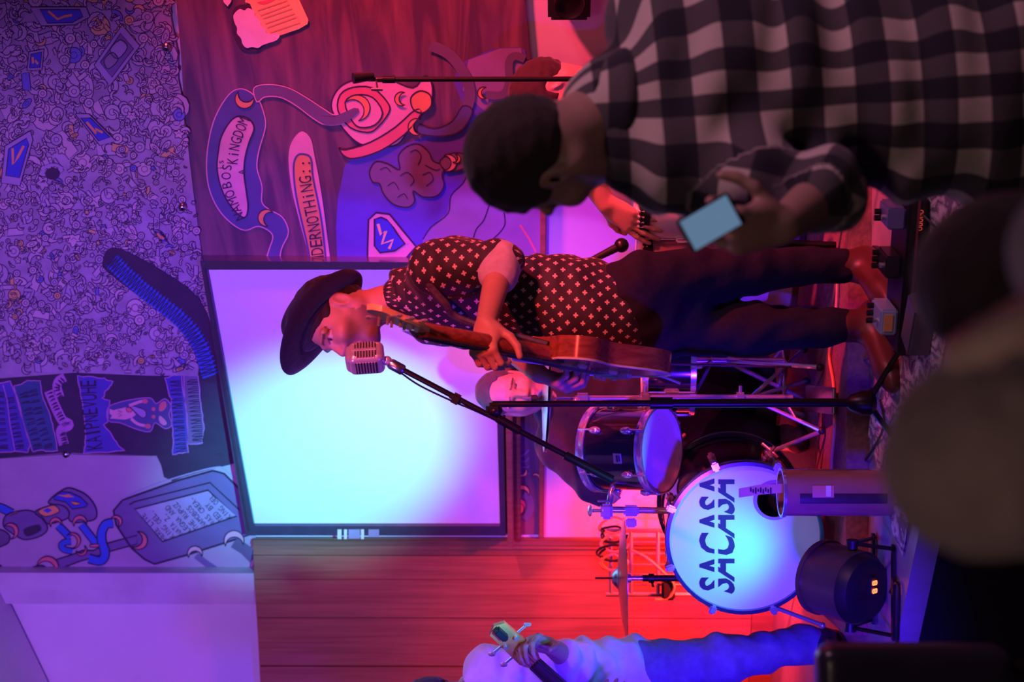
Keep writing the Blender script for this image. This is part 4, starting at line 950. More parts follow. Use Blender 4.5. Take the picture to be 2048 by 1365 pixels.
# ================================================================== microphones
M_micb = mat('mic_stand_black', (.015, .012, .013), .35, .5, .2, 30)
MY = 4.24; m0 = px(1745, 806, MY); base = Vector((m0.x, m0.y, STG))
ms = empty('microphone_stand', tuple(base), 'black boom microphone stand standing before the singer', 'microphone stand')
pt = lambda x, y: px(x, y, MY)
b = MB(); b.tube([pt(1720, 806), pt(1330, 807)], .0125, 12); b.build('lower_pole', M_micb, ms); b = MB(); b.tube([pt(1335, 807), pt(985, 809)], .009, 12); b.build('upper_pole', M_micb, ms)
b = MB(); b.tube([pt(1300, 807), pt(1345, 807)], .017, 12); b.build('height_clutch', M_micb, ms)
b = MB(); c_ = pt(1700, 806); b.lathe([(.012, .01), (.022, 0), (.034, -.03), (.036, -.055), (.02, -.07), (.0, -.07)], c_, (0, 0, 1), 20); b.build('base_hub', M_micb, ms)
hub = pt(1735, 806)
for (x, y) in ((1806, 690), (1790, 880), (0, 0)):
    ft = on_level(x, y, STG + .012) if x else base + Vector((.02, .30, .012))
    b = MB(); b.tube([hub, ft], [.009, .008], 8); lg = b.build('leg', M_micb, ms); b = MB(); b.tube([ft, ft + (ft - hub).normalized() * .03 + Vector((0, 0, .006))], .0105, 8); b.build('rubber_foot', M_black, lg)
ba, bb = pt(783, 728), pt(1215, 955); b = MB(); b.tube([ba, bb], .008, 10); b.build('boom', M_micb, ms)
b = MB(); b.tube([pt(1130, 911), pt(1225, 960)], .0125, 10); b.build('counterweight', M_micb, ms)
b = MB(); b.ball(pt(990, 822), .022, (1, .8, 1), 14); b.box(pt(988, 818), (.035, .04, .045), bev=.01); b.build('boom_clutch', M_micb, ms)
b = MB(); b.box(pt(912, 798), (.036, .036, .03), (ba - bb).normalized(), (0, 1, 0), None, .008); b.build('cable_clip', M_micb, ms); b = MB(); b.tube([pt(995, 837), pt(1040, 862)], .0125, 10); b.build('boom_sleeve', M_micb, ms)
b = MB(); b.tube([Vector(p) for p in smooth_path([pt(800, 745), pt(840, 772), pt(905, 803), pt(950, 822), pt(1010, 850), pt(1100, 895), pt(1190, 935)], 6)], .003, 6); b.build('cable', M_black, ms)
M_micg = mat('mic_grille_chrome', (.80, .76, .78), .26, .6, .05, 20); M_cav = mat('mic_cavity', (.03, .02, .02), .7)
mc = px(733, 717, MY); mf = Vector((.75, -.15, .62)).normalized()    # faces the singer's mouth
mu = Vector((-.10, 0, .995)); mr, mfw, mu = (lambda f, u: (u.cross(f).normalized(), f, f.cross(u.cross(f).normalized())))(Vector((.6, -.8, 0)).normalized(), mu)
mic = empty('vintage_microphone', tuple(px(772, 722, MY)), 'chrome vintage ribbed vocal microphone in front of the singer', 'microphone')
d = SDF(); d.box(mc, (.016, .022, .032), (mr, mfw, mu), .018, 0.); d.box(mc + mu * .006, (.012, .020, .036), (mr, mfw, mu), .016, .0)
blob('body', d, .0018, M_micg, mic)
for k in range(8):
    h_ = -.028 + .0080 * k; wr2 = .030 if 0 < k < 7 else .025
    b = MB(); b.box(mc + mu * h_ + mfw * .0402, (wr2 * 2 - .010, .0035, .0032), mr, mfw, mu); b.box(mc + mu * h_ - mr * .0342, (.0035, .050, .0032), mr, mfw, mu); b.build('slot', M_cav, mic)
    if k < 7: b = MB(); b.box(mc + mu * (h_ + .004) + mfw * .0405, (.054, .0045, .0036), mr, mfw, mu, .0012); b.box(mc + mu * (h_ + .004) - mr * .0346, (.0045, .054, .0036), mr, mfw, mu, .0012); b.build('rib', M_micg, mic)
b = MB(); b.box(mc + mfw * .042 + mu * .004, (.009, .004, .070), mr, mfw, mu, .002); b.build('centre_bar', M_micg, mic)
b = MB(); b.ball(px(774, 722, MY), .014); b.tube([px(764, 720, MY), px(780, 728, MY)], .009, 10); b.build('swivel', M_micg, mic)
b = MB(); p0, p1 = px(778, 726, MY), px(808, 742, MY); b.tube([p0, p0.lerp(p1, .15), p0.lerp(p1, .9), p1], [.012, .0155, .0155, .012], 14); b.build('connector', M_steel, mic)
# small ball microphone by the congas
m2a, m2b = px(1243, 491, 4.62), px(1185, 520, 4.60); sm_ = empty('ball_microphone', tuple(m2b), 'black ball-head microphone aimed at the conga beside the singer', 'microphone')
b = MB(); b.tube([m2b, m2b.lerp(m2a, .8)], [.010, .013], 12); b.build('handle', M_black, sm_); b = MB(); b.ball(m2a, .0225, seg=16); b.build('grille', M_blackm, sm_)
# thin stand to the right with an empty clip
r0_ = px(740, 159, 4.30); rf = Vector((r0_.x, r0_.y, STG)); rr = lambda x: Vector((r0_.x + (x - 740) * .00000, r0_.y, px(x, 159, 4.30).z))
rs_ = empty('clip_stand', tuple(rf), 'thin black microphone stand with an empty clip behind the plaid shirt', 'microphone stand')
b = MB(); b.tube([rf + Vector((0, 0, .05)), rr(765)], .0075, 10); b.build('pole', M_micb, rs_)
b = MB(); b.tube([rr(765), rr(790)], .011, 10); b.tube([rr(755), rr(765)], .008, 8); b.build('clutch', M_micb, rs_)
b = MB(); b.tube([rr(758), rr(736)], .006, 8); b.tube([rr(738) + Vector((.01, 0, -.012)), rr(708) + Vector((0, -.02, 0))], [.012, .0165], 12); b.build('clip', M_black, rs_)
b = MB(); b.tube([rr(752), rr(752) + Vector((-.03, -.01, -.005))], .003, 6); b.tube([rr(752) + Vector((-.03, -.01, -.02)), rr(752) + Vector((-.03, -.01, .012))], .005, 6); b.build('wing_screw', M_steel, rs_)
for t in (.5, 2.6, 4.7): b = MB(); b.tube([rf + Vector((0, 0, .09)), rf + Vector((.2 * math.cos(t), .2 * math.sin(t), .012))], .008, 8); b.build('leg', M_micb, rs_)
# ================================================================== congas
M_cshell = mat('conga_shell', (.86, .74, .74), .25, 0, .05, 8, coat=.5); M_chead = mat('rawhide', (.84, .76, .70), .55, 0, .08, 25); M_rope = mat('rope_pale', (.80, .62, .55), .7)
def conga(x, y, Y, r, name, label):
    c = px(x, y, Y); f = Vector((c.x, c.y, RZ)); H_ = c.z - RZ; root = empty(name, tuple(f), label, 'drum', 'congas at the side of the stage')
    stf = .34 * H_
    prof = [(r * .70, stf), (r * .80, stf + .1 * H_), (r * 1.06, stf + .38 * H_), (r * 1.08, stf + .45 * H_), (r * .99, H_ - .02), (r * .95, H_ - .02), (r * .66, stf), (r * .70, stf)]
    b = MB(); b.lathe(prof, f, (0, 0, 1), 40); b.build('shell', M_cshell, root)
    b = MB(); b.lathe([(0, H_ + .004), (r * .93, H_ + .002), (r * 1.0, H_ - .004), (r * 1.02, H_ - .02)], f, (0, 0, 1), 40); b.build('head', M_chead, root)
    b = MB(); b.lathe([(r * 1.01, H_ - .040), (r * 1.075, H_ - .040), (r * 1.075, H_ - .012), (r * 1.03, H_ - .008), (r * 1.01, H_ - .040)], f, (0, 0, 1), 40); b.build('rim', M_black, root)
    for k in range(44):
        t = 2 * math.pi * k / 44; q = Vector((math.cos(t), math.sin(t), 0)); b = MB(); b.tube([f + q * (r * 1.05) + Vector((0, 0, H_ - .024)), f + q * (r * 1.035) + Vector((0, 0, H_ - .004))], .0042, 5); b.build('rim_lacing', M_rope, root)
    for k in range(6):
        t = 2 * math.pi * k / 6 + .35; q = Vector((math.cos(t), math.sin(t), 0)); b = MB(); b.tube([f + q * (r * 1.13) + Vector((0, 0, H_ - .03)), f + q * (r * 1.13) + Vector((0, 0, H_ - .17))], .005, 8); b.box(f + q * (r * 1.11) + Vector((0, 0, H_ - .15)), (.02, .03, .05), q.cross(Vector((0, 0, 1))), q, (0, 0, 1), .004); b.build('tension_lug', M_chrome, root)
    for k in range(3):
        t = 2 * math.pi * k / 3 + .9; q = Vector((math.cos(t), math.sin(t), 0)); b = MB(); b.tube([f + q * (r * .95) + Vector((0, 0, stf + .18 * H_)), f + q * (r * 1.15) + Vector((0, 0, stf)), f + q * (r * 1.22) + Vector((0, 0, .012))], .011, 8); b.build('stand_leg', M_blackm, root)
    b = MB(); ring(b, f + Vector((0, 0, stf + .17 * H_)), (0, 0, 1), r * .90, r * .98, .02, 32); b.build('stand_ring', M_blackm, root)
    q = Vector((-.1, -1, 0)).normalized(); b = MB(); b.box(f + q * (r * 1.16) + Vector((0, 0, H_ - .135)), (.045, .03, .085), q.cross(Vector((0, 0, 1))), q, (0, 0, 1), .008); b.tube([f + q * (r * 1.12) + Vector((0, 0, H_ - .04)), f + q * (r * 1.12) + Vector((0, 0, H_ - .2))], .008, 8); b.build('mount_bracket', M_black, root)
    return root
conga(1268, 395, 4.72, .122, 'conga', 'white conga drum under the hands of the hidden percussionist'); conga(1275, 545, 4.86, .130, 'conga', 'white conga drum standing behind the legs of the singer')
# ================================================================== floor LED lamp
lc = px(1703, 1172, 4.42); lp = empty('stage_lamp', (lc.x, lc.y, STG), 'black round stage lamp in a yoke on the floor before the bass drum', 'lamp')
la = (Vector((-.45, 5.6, 1.5)) - lc).normalized(); la = Vector((.10, .80, .58)).normalized()
M_lampg = mat('lamp_olive_gloss', (.10, .09, .05), .25, .2, .2, 10)
b = MB(); b.lathe([(0, -.075), (.05, -.075), (.09, -.06), (.104, -.03), (.104, -.02)], lc, la, 40); b.build('back_cover', M_black, lp)
b = MB(); b.lathe([(.104, -.03), (.107, -.03), (.107, .10), (.112, .10), (.112, .115), (.098, .115), (.098, .09), (.104, .09), (.104, -.02)], lc, la, 40); b.build('barrel', M_lampg, lp)
M_led = mat('led_lens_blue', (.1, .2, .6), .2, emit=(.05, .25, 1.0), estr=2.5)
b = MB(); b.lathe([(0, .092), (.098, .092)], lc, la, 32); b.build('lens', M_led, lp)
side = la.cross(Vector((0, 0, 1))).normalized()
for sgn in (1, -1):
    b = MB(); b.tube([lc + side * sgn * .108, lc + side * sgn * .135], [.014, .018], 10); b.build('yoke_knob', M_black, lp)
    e0 = lc + side * sgn * .125
    for fy in (-.12, .13): b = MB(); b.tube([e0, Vector((e0.x, e0.y + fy, STG + .008))], .006, 6); b.build('yoke_arm', M_blackm, lp)
b = MB(); b.box(Vector((lc.x, lc.y - .12, STG + .009)), (.27, .02, .008)); b.box(Vector((lc.x, lc.y + .13, STG + .009)), (.27, .02, .008)); b.build('yoke_foot', M_blackm, lp)
M_digit = mat('digit_red', (.3, .02, .01), .4, emit=(1., .10, .03), estr=6.)
dp = lambda x, y: on_plane(x, y, lc - la * .068, la)
b = MB(); b.box(dp(1738, 1172) - la * .010, (.06, .022, .012), side, la.cross(side), la, .003); dsp = b.build('display', M_black, lp)
for y in (1164, 1180):
    b = MB(); o = dp(1740, y) - la * .018; ux = side; uy = Vector((0, 0, 1)) - la * la.z; uy.normalize()
    for sx, sz, w_, h_ in ((0, .008, .008, .0028), (0, 0, .008, .0028), (0, -.008, .008, .0028), (.005, .004, .0028, .008), (-.005, .004, .0028, .008), (.005, -.004, .0028, .008), (-.005, -.004, .0028, .008)): b.box(o + ux * sx + uy * sz, (w_, h_, .002), ux, uy, la)
    b.build('digit', M_digit, dsp)
b = MB(); b.tube(smooth_path([lc - la * .08 + Vector((0, 0, -.05)), Vector((lc.x + .02, lc.y - .18, STG + .008)), Vector((lc.x - .25, lc.y - .12, STG + .008)), Vector((lc.x - .7, lc.y + .1, STG + .008))], 8), .005, 6); b.build('power_cord', M_black, lp)
# ================================================================== tip jar, pedals, cables
M_jar = mat('jar_amber', (.62, .30, .24), .12, .0, .1, 12, trans=.35, coat=.5)
jf = on_level(1786, 986, STG); jY = jf.y; jr = 47 / ppm(jY); jz = px(1562, 986, jY).z
jar = empty('tip_jar', tuple(jf), 'tall reddish glossy cylinder jar with label on the stage edge', 'jar')
b = MB(); b.lathe([(0, .003), (jr * .96, .003), (jr, .01), (jr, jz - STG - .012), (jr * 1.04, jz - STG - .008), (jr * 1.04, jz - STG), (jr * .95, jz - STG), (jr * .95, .012), (0, .012)], jf, (0, 0, 1), 40); b.build('body', M_jar, jar)
b = MB(); ring(b, Vector((jf.x, jf.y, jz - .002)), (0, 0, 1), jr * .96, jr * 1.07, .008, 40); b.build('rim', M_chrome, jar)
def on_jar(x, y, lift=.001):
    r_ = ray(x, y); o = EYE; A_ = r_.x ** 2 + r_.y ** 2; B_ = 2 * (r_.x * (o.x - jf.x) + r_.y * (o.y - jf.y)); C_ = (o.x - jf.x) ** 2 + (o.y - jf.y) ** 2 - (jr + lift) ** 2
    return o + r_ * ((-B_ - math.sqrt(max(B_ * B_ - 4 * A_ * C_, 0))) / (2 * A_))
def jar_patch(x0, x1, y0, y1, m, nm, lift):
    b = MB(); n_ = 8; vs = [on_jar(x, y0 + (y1 - y0) * i / n_, lift) for i in range(n_ + 1) for x in (x0, x1)]; b.add(vs, [(2 * i, 2 * i + 1, 2 * i + 3, 2 * i + 2) for i in range(n_)]); b.build(nm, m, jar)
jar_patch(1600, 1775, 988, 1008, mat('jar_dark_band', (.06, .03, .04), .3), 'dark_band', .001); jar_patch(1625, 1668, 972, 996, mat('label_red', (.7, .25, .25), .5), 'label', .002); jar_patch(1652, 1662, 972, 994, P_wh, 'label_strip', .003)
stp = [px(1478, 978, jY), px(1478, 996, jY), px(1520, 990, jY), px(1580, 985, jY), px(1580, 968, jY), px(1520, 970, jY)]
b = MB(); b.prism(stp, (0, .004, 0)); st_ = b.build('paper_strip', mat('kraft_paper', (.62, .36, .30), .8), jar)
b = MB()
for k in range(9): b.add([px(1500 + 5 * k, 976 + (k % 2) * 3, jY - .002), px(1503 + 5 * k, 976 + (k % 2) * 3, jY - .002), px(1503 + 5 * k, 984 + (k % 3) * 2, jY - .002), px(1500 + 5 * k, 984 + (k % 3) * 2, jY - .002)], [(0, 1, 2, 3)])
b.build('scribble', M_letter, st_)
# pedalboard
pbL = on_level(1845, 712, STG + .0); pbR = on_level(1872, 396, STG); pe = (pbR - pbL).normalized(); pn = Vector((pe.y, -pe.x, 0)); 
pb = empty('pedalboard', tuple((pbL + pbR) / 2 + Vector((0, 0, .016))), 'black pedalboard lying across the rug at the feet of the singer', 'pedalboard')
L_ = (pbR - pbL).length; cen = (pbL + pbR) / 2 - pn * .08
b = MB(); b.box(cen + Vector((0, 0, .042)), (L_, .17, .050), pe, pn, (0, 0, 1), .006); b.build('case', M_black, pb)
b = MB(); b.box((pbL + pbR) / 2 + pn * .006 + Vector((0, 0, .042)), (L_ * .98, .004, .006), pe, pn, (0, 0, 1)); b.build('front_trim', mat('trim_maroon', (.2, .04, .06), .4), pb)
vs, fs = text_mesh('ouono'); xm = max(v[0] for v in vs); b = MB(); o = pbL.lerp(pbR, .80) + pn * .007 + Vector((0, 0, .030)); b.add([o + pe * (v[0] / xm * .055) + Vector((0, 0, v[1] * .028)) for v in vs], fs); b.build('lettering', mat('print_red_glow', (.8, .12, .06), .4, emit=(1, .1, .05), estr=.35), pb, None)  # print given a faint glow of its own, though it is no lamp
def pedal(t, back, w_, d_, h_, m, name, label, knobs):
    c = pbL.lerp(pbR, t) - pn * back + Vector((0, 0, .068)); root = empty(name, tuple(c), label, 'effects pedal')
    b = MB(); b.box(c + Vector((0, 0, h_ / 2)), (w_, d_, h_), pe, pn, (0, 0, 1), .005); b.build('case', m, root)
    for k in range(knobs): b = MB(); q = c + pe * (w_ * (-.3 + .3 * k)) - pn * d_ * .28 + Vector((0, 0, h_)); b.tube([q, q + Vector((0, 0, .016))], .008, 10); b.build('knob', M_black, root)
    b = MB(); q = c + pn * d_ * .28 + Vector((0, 0, h_)); b.tube([q, q + Vector((0, 0, .012))], .007, 10); b.build('footswitch', M_chrome, root)
pedal(.20, .075, .070, .115, .045, mat('pedal_blue', (.45, .50, .80), .35, .2), 'effects_pedal', 'pale blue effects pedal with an orange panel on the pedalboard', 3)
b = MB(); c = pbL.lerp(pbR, .20) - pn * .016 + Vector((0, 0, .092)); b.box(c, (.045, .003, .022), pe, pn, (0, 0, 1)); b.build('panel', P_or, bpy.data.objects['effects_pedal'])
pedal(.86, .07, .058, .11, .045, mat('pedal_indigo', (.20, .18, .45), .35, .2), 'effects_pedal', 'indigo effects pedal beside the red lettering of the pedalboard', 2)
pedal(.55, .08, .06, .11, .04, mat('pedal_black', (.05, .04, .06), .35, .4), 'effects_pedal', 'black effects pedal behind the boot toe of the singer', 3)
def cable(name, pts, r, m, label):
    b = MB(); q = smooth_path([tuple(p) for p in pts], 8); b.tube(q, r, 6); o = b.build(name, m, origin=tuple(q[0])); tag(o, label, 'cable'); return o
M_cord = mat('cord_orange', (.85, .36, .16), .5); M_cord2 = mat('cord_violet', (.10, .07, .16), .5)
cable('extension_cord', [on_level(x, y, RZ + .006) + Vector((0, .01, 0)) for x, y in ((1676, 500), (1676, 560), (1672, 640), (1660, 710), (1668, 770), (1670, 850), (1664, 930), (1668, 1000))], .005, M_cord, 'orange cord running along the front of the drum riser')
cable('instrument_cable', [px(1240, 720, 4.36), px(1330, 728, 4.4), on_level(1660, 735, STG + .008), on_level(1730, 720, STG + .02), on_level(1800, 690, STG + .02), on_level(1830, 600, STG + .02)], .0035, M_cord2, 'thin dark cable hanging from the guitar to the pedals')
cable('microphone_cable', [on_level(1760, 800, STG + .02), on_level(1768, 850, STG + .02), on_level(1745, 900, STG + .012), on_level(1712, 950, STG + .01), on_level(1690, 1010, STG + .008)], .0035, M_black, 'black cable trailing over the rug from the microphone stand')
cable('pedal_cable', [on_level(1845, 430, STG + .05), on_level(1880, 465, STG + .02), on_level(1910, 510, STG + .02), on_level(1925, 560, STG + .02)], .0035, M_black, 'black cable leaving the pedalboard towards the stage edge')
# ================================================================== wire rack with cables by the planked wall
wk = px(1420, 1120, 5.95); wr_ = empty('wire_rack', (wk.x, wk.y, STG), 'wire rack hung with cables between bass drum and planked wall', 'rack')
M_rackm = mat('rack_wire', (.75, .55, .5), .3, .8); wp = lambda x, y: px(x, y, 5.95)
for x in (1222, 1262, 1316, 1400):
    b = MB(); b.tube([wp(x, 1062), wp(x, 1190)], .008, 8); b.build('rail', M_rackm, wr_)
for y in (1062, 1190): b = MB(); q = wp(1400, y); b.tube([Vector((q.x, q.y, STG + .001)), wp(1212, y)], .009, 8); b.build('upright', M_rackm, wr_)
for y in (1085, 1108, 1130, 1150, 1170): b = MB(); b.tube([wp(1262, y), wp(1400, y)], .004, 6); b.build('wire', M_rackm, wr_)
rng2 = random.Random(3)
for k in range(5):
    y0 = 1050 + 18 * k; c = [wp(1225 + rng2.uniform(-6, 6) + 22 * math.cos(t) * (1 + .25 * rng2.random()), y0 + 16 * math.sin(t)) + Vector((0, -.02 - .006 * k, 0)) for t in np.linspace(0, 2 * math.pi * 1.6, 14)]
    cable('coiled_cable', c, .005, M_black if k % 2 else M_cord, ('black' if k % 2 else 'orange') + ' coiled cable hanging on the wire rack, coil %s' % ('nearest the corner trim', 'second from the corner trim', 'in the middle of the rail', 'second from the free end', 'at the free end')[k])
b = MB(); b.box(wp(1335, 1178) + Vector((0, -.03, 0)), (.075, .05, .05), bev=.006); tag(b.build('power_strip', M_black, origin=tuple(wp(1345, 1178))), 'small black power box hanging under the wire rack', 'power strip')
cable('loose_cord', [wp(1262, 1100) + Vector((0, -.02, 0)), wp(1290, 1112) + Vector((0, -.05, 0)), wp(1318, 1135) + Vector((0, -.06, 0)), wp(1345, 1165) + Vector((0, -.06, 0)), wp(1335, 1192) + Vector((0, -.05, 0)), wp(1308, 1196) + Vector((0, -.05, 0))], .006, M_cord, 'loose orange cord looping below the crash cymbal')
# stickers on the board frame, wall speaker
for x0, x1, y0, y1, m in ((675, 683, 1060, 1079, P_wh), (688, 694, 1060, 1079, P_wh), (697, 720, 1060, 1078, P_lav), (722, 728, 1060, 1079, P_wh), (737, 758, 1060, 1075, P_lav)):
    b = MB(); b.prism([wall(x, y, .0475) for x, y in ((x0, y0), (x0, y1), (x1, y1), (x1, y0))], -WN * .001); b.build('sticker', m, scr)
b = MB(); c = wall(1138, -14, .09); b.box(c, (.12, .14, .13), WE, WN, (0, 0, 1), .01); sp_ = b.build('wall_speaker', M_black, origin=tuple(c - WN * .09)); tag(sp_, 'small black wall speaker on the pink-lit wall', 'speaker')
b = MB(); b.lathe([(0, .008), (.03, .004), (.045, .012), (.05, .0)], c + WN * .07, WN, 20); b.build('driver', M_blackm, sp_)
# chair and small box in front of the stage
b_c = Vector((-.55, 2.25, 0)); ch = empty('bar_chair', tuple(b_c), 'dark padded chair facing the stage beside the seated listener', 'chair'); M_vinyl = mat('black_vinyl', (.02, .018, .03), .3, 0, .2, 20)
zb = px(1675, 1360, 2.25).z
d = SDF(); d.box(b_c + Vector((-.16, .20, zb - .16)), (.20, .012, .13), None, .025, 0); blob('backrest', d, .008, M_vinyl, ch)
d = SDF(); d.box(b_c + Vector((-.16, 0, .45)), (.20, .19, .015), None, .025, 0); blob('seat', d, .008, M_vinyl, ch)
for i, j in ((-1, -1), (1, -1), (-1, 1), (1, 1)): b = MB(); q = b_c + Vector((-.16 + .19 * i, .19 * j, 0)); b.tube([q + Vector((0, 0, .001)), q + Vector((0, 0, .46 if j < 0 else zb - .2))], .012, 8); b.build('leg', M_blackm, ch)
bxp = on_level(1850, 650, STG); b = MB(); b.box(Vector((bxp.x, bxp.y - .10, STG + .04)), (.14, .09, .06), ed, en, (0, 0, 1), .006); dbx = b.build('stage_box', mat('box_grey', (.20, .18, .22), .35, .4), origin=(bxp.x, bxp.y - .1, STG + .006)); tag(dbx, 'small grey metal box on the stage edge before the pedals', 'box')
# ================================================================== people
V3 = lambda *a: Vector(a)
def shoe(name, ank, toe_dir, floor, m, parent, ln=.27, boot=.0, heel=True):
    t = Vector((toe_dir[0], toe_dir[1], 0)).normalized(); s_ = V3(-t.y, t.x, 0); a = Vector((ank[0], ank[1], floor)); d = SDF()
    d.ell(a - t * .035 + V3(0, 0, .045), (.058, .040, .045), (t, s_, V3(0, 0, 1)), .02); d.cap(a + V3(0, 0, .05), a + t * (ln - .13) + V3(0, 0, .040), .046, .040, .03, (0, 0, 1), .9)
    d.ell(a + t * (ln - .12) + V3(0, 0, .032), (.075, .042, .032), (t, s_, V3(0, 0, 1)), .02)
    if boot: d.cap(a + V3(0, 0, .06), V3(ank[0], ank[1], floor + .08 + boot), .045, .048, .03)
    d.box(a + t * .045 + V3(0, 0, -.04), (.3, .3, .04), None, .0, .004, -1)
    o = blob(name, d, .006, m, parent)
    b = MB(); n = 18; pl = []
    for k in range(n):
        an = 2 * math.pi * k / n; r = .5 * ln; pl.append(a + t * (.045 + math.cos(an) * .148 * ln / .27) + s_ * math.sin(an) * (.046 if math.cos(an) > -.3 else .040) + V3(0, 0, .001))
    b.prism(pl, (0, 0, .012)); b.build('sole', M_black, o)
    return o
M_leather = mat('brown_leather', (.10, .028, .022), .42, 0, .2, 18., .1); M_darkleather = mat('dark_leather', (.06, .05, .08), .4, 0, .2, 18., .1)
# ---------------------------------------------------------------- singer
floorS = STG
A_fl = floorS
sg = empty('person', tuple(V3(px(1760, 600, 4.4).x, 4.42, STG)), 'person in black hat and starred black shirt playing guitar at the microphone', 'person')
pel = px(1245, 625, 4.43); wai = px(1130, 612, 4.43); che = px(950, 590, 4.43); nek = px(815, 598, 4.43)
shL = px(868, 540, 4.27); shR = px(862, 640, 4.58); elL = px(1004, 522, 4.22); wrL = px(972, 646, 4.02); elR = px(985, 668, 4.60); wrR = px(1078, 748, 4.30)
hipL = px(1285, 566, 4.37); hipR = px(1285, 656, 4.48); knL = px(1500, 538, 4.42); anL = px(1705, 532, 4.46); knR = px(1500, 664, 4.41); anR = px(1700, 652, 4.36)
HS = Head(px(676, 633, 4.44), (-.86, -.46, .10), (.22, .10, .97), 1.04)
hnL_f = (px(960, 700, 3.98) - wrL).normalized()
GH, GB = px(800, 648, 3.78), px(1282, 742, 4.36)        # guitar head end, body end
GA = (GH - GB).normalized(); GN = (V3(-1, -.12, .1) - GA * GA.dot(V3(-1, -.12, .1))).normalized(); GW = GA.cross(GN)
d = SDF(); HS.add(d, nek, .054)
d.cap(nek, che, .05, .085, .03); d.cap(che, pel, .085, .085, .03)
d.cap(shL, elL, .045, .040, .02); d.cap(elL, wrL, .043, .027, .015); d.cap(shR, elR, .045, .040, .02); d.cap(elR, wrR, .040, .027, .015)
gp = GB + GA * .70                                        # place on the neck where the left hand grips
hand(d, wrL, (px(968, 690, 3.98) - wrL), (GN * -1 + GA * .0 + V3(.2, .9, -.1)), 1, 1.05, curls=[(55, 55, 35), (60, 60, 40), (62, 60, 40), (60, 55, 40)], thumb=(.5, .3))
hand(d, wrR, (px(1118, 770, 4.26) - wrR), (V3(.9, .35, .1)), -1, 1.05, curls=[(45, 50, 30), (50, 60, 40), (55, 65, 45), (60, 65, 45)], thumb=(.6, .5))
d.cap(hipL, knL, .07, .05, .02); d.cap(knL, anL, .048, .036, .02); d.cap(hipR, knR, .07, .05, .02); d.cap(knR, anR, .048, .036, .02)
blob('body', d, .0042, M_skin, sg, col=lambda V: HS.tint(V, SKIN, .62))
# shirt
d = SDF(); fl = V3(-.3, 1, 0)
fwdS = V3(-.86, -.5, 0).normalized(); sideS = V3(.5, -.86, 0).normalized()
d.cap(che + V3(0, 0, .02), wai, .158, .148, .06, fwdS, .80); d.cap(wai, pel + V3(0, 0, .035), .148, .150, .06, fwdS, .84)
d.ell(che + V3(0, 0, .055) - fwdS * .02, (.125, .195, .13), (fwdS, sideS, V3(0, 0, 1)), .06)
d.cap(shL + V3(0, 0, -.005), shR, .070, .065, .05); d.cap(nek + V3(0, 0, -.035), nek + V3(0, 0, .012), .085, .066, .04)
d.cap(shL, elL, .068, .062, .05); d.cap(shR, elR, .064, .058, .05); d.cap(elR, elR.lerp(wrR, .45), .056, .050, .03)
d.ell(wai.lerp(pel, .4) + fwdS * .07, (.09, .13, .15), (fwdS, sideS, V3(0, 0, 1)), .06)
d.warp = wrinkles(.0065, 1., 4, (0, .3, 1)); d.amp = .012
M_star = bpy.data.materials.new('starred_shirt'); M_star.use_nodes = True; nt, N, Lk, bs = nodes(M_star); bs.inputs['Roughness'].default_value = .7; bs.inputs['Sheen Weight'].default_value = .1
def mnode(op, a, b_=None, nt=None):
    n = nt.nodes.new('ShaderNodeMath'); n.operation = op
    for i, v in enumerate((a, b_)):
        if v is None: continue
        if isinstance(v, (int, float)): n.inputs[i].default_value = v
        else: nt.links.new(v, n.inputs[i])
    return n.outputs[0]
at = N.new('ShaderNodeAttribute'); at.attribute_name = 'cloth'; sx = N.new('ShaderNodeSeparateXYZ'); Lk.new(at.outputs['Vector'], sx.inputs[0])
m_ = lambda op, a, b_=None: mnode(op, a, b_, nt)
per = .041; pey = .0215; row = m_('FLOOR', m_('DIVIDE', sx.outputs['Y'], pey)); xo = m_('MULTIPLY', m_('MODULO', m_('ABSOLUTE', row), 2.0), per * .5)
fx = m_('SUBTRACT', m_('FRACT', m_('DIVIDE', m_('ADD', m_('ADD', sx.outputs['X'], 5.0), xo), per)), .5); fy = m_('SUBTRACT', m_('FRACT', m_('DIVIDE', sx.outputs['Y'], pey)), .5)
ax_, ay_ = m_('MULTIPLY', m_('ABSOLUTE', fx), per * 1000), m_('MULTIPLY', m_('ABSOLUTE', fy), pey * 1000)
plus = m_('MAXIMUM', m_('MULTIPLY', m_('LESS_THAN', ax_, 6.8), m_('LESS_THAN', ay_, 2.3)), m_('MULTIPLY', m_('LESS_THAN', ay_, 6.8), m_('LESS_THAN', ax_, 2.3)))
mx = N.new('ShaderNodeMixRGB'); mx.inputs[1].default_value = (.016, .012, .022, 1); mx.inputs[2].default_value = (.62, .50, .46, 1); Lk.new(plus, mx.inputs['Fac']); Lk.new(mx.outputs[0], bs.inputs['Base Color'])
bonesS = [(tuple(pel), tuple(nek), .155, tuple(sideS)), (tuple(shL.lerp(elL, .25)), tuple(elL), .06, (0, -1, 0)), (tuple(shR.lerp(elR, .25)), tuple(wrR), .06, (0, -1, 0))]
blob('shirt', d, .0055, M_star, sg, uv=bone_uv(bonesS))
d = SDF(); c0, c1 = elL.lerp(wrL, .02), elL.lerp(wrL, .22); d.cap(c0, c1, .060, .056, .01); d.warp = wrinkles(.003, 1, 8); d.amp = .005
blob('rolled_cuff', d, .004, cloth_mat('cuff_grey', (.42, .38, .46)), sg)
d = SDF(); kc = nek + V3(-.0, 0, .0)                      # collar
for t in np.linspace(-2.4, 2.4, 37):
    q = fwdS * math.cos(t + math.pi) * .070 + sideS * math.sin(t) * .068; d.cap(nek + q * 1.02 + V3(0, 0, .020 - .02 * math.cos(t + math.pi)), nek + q * 1.2 + V3(0, 0, -.03), .010, .012, .02)
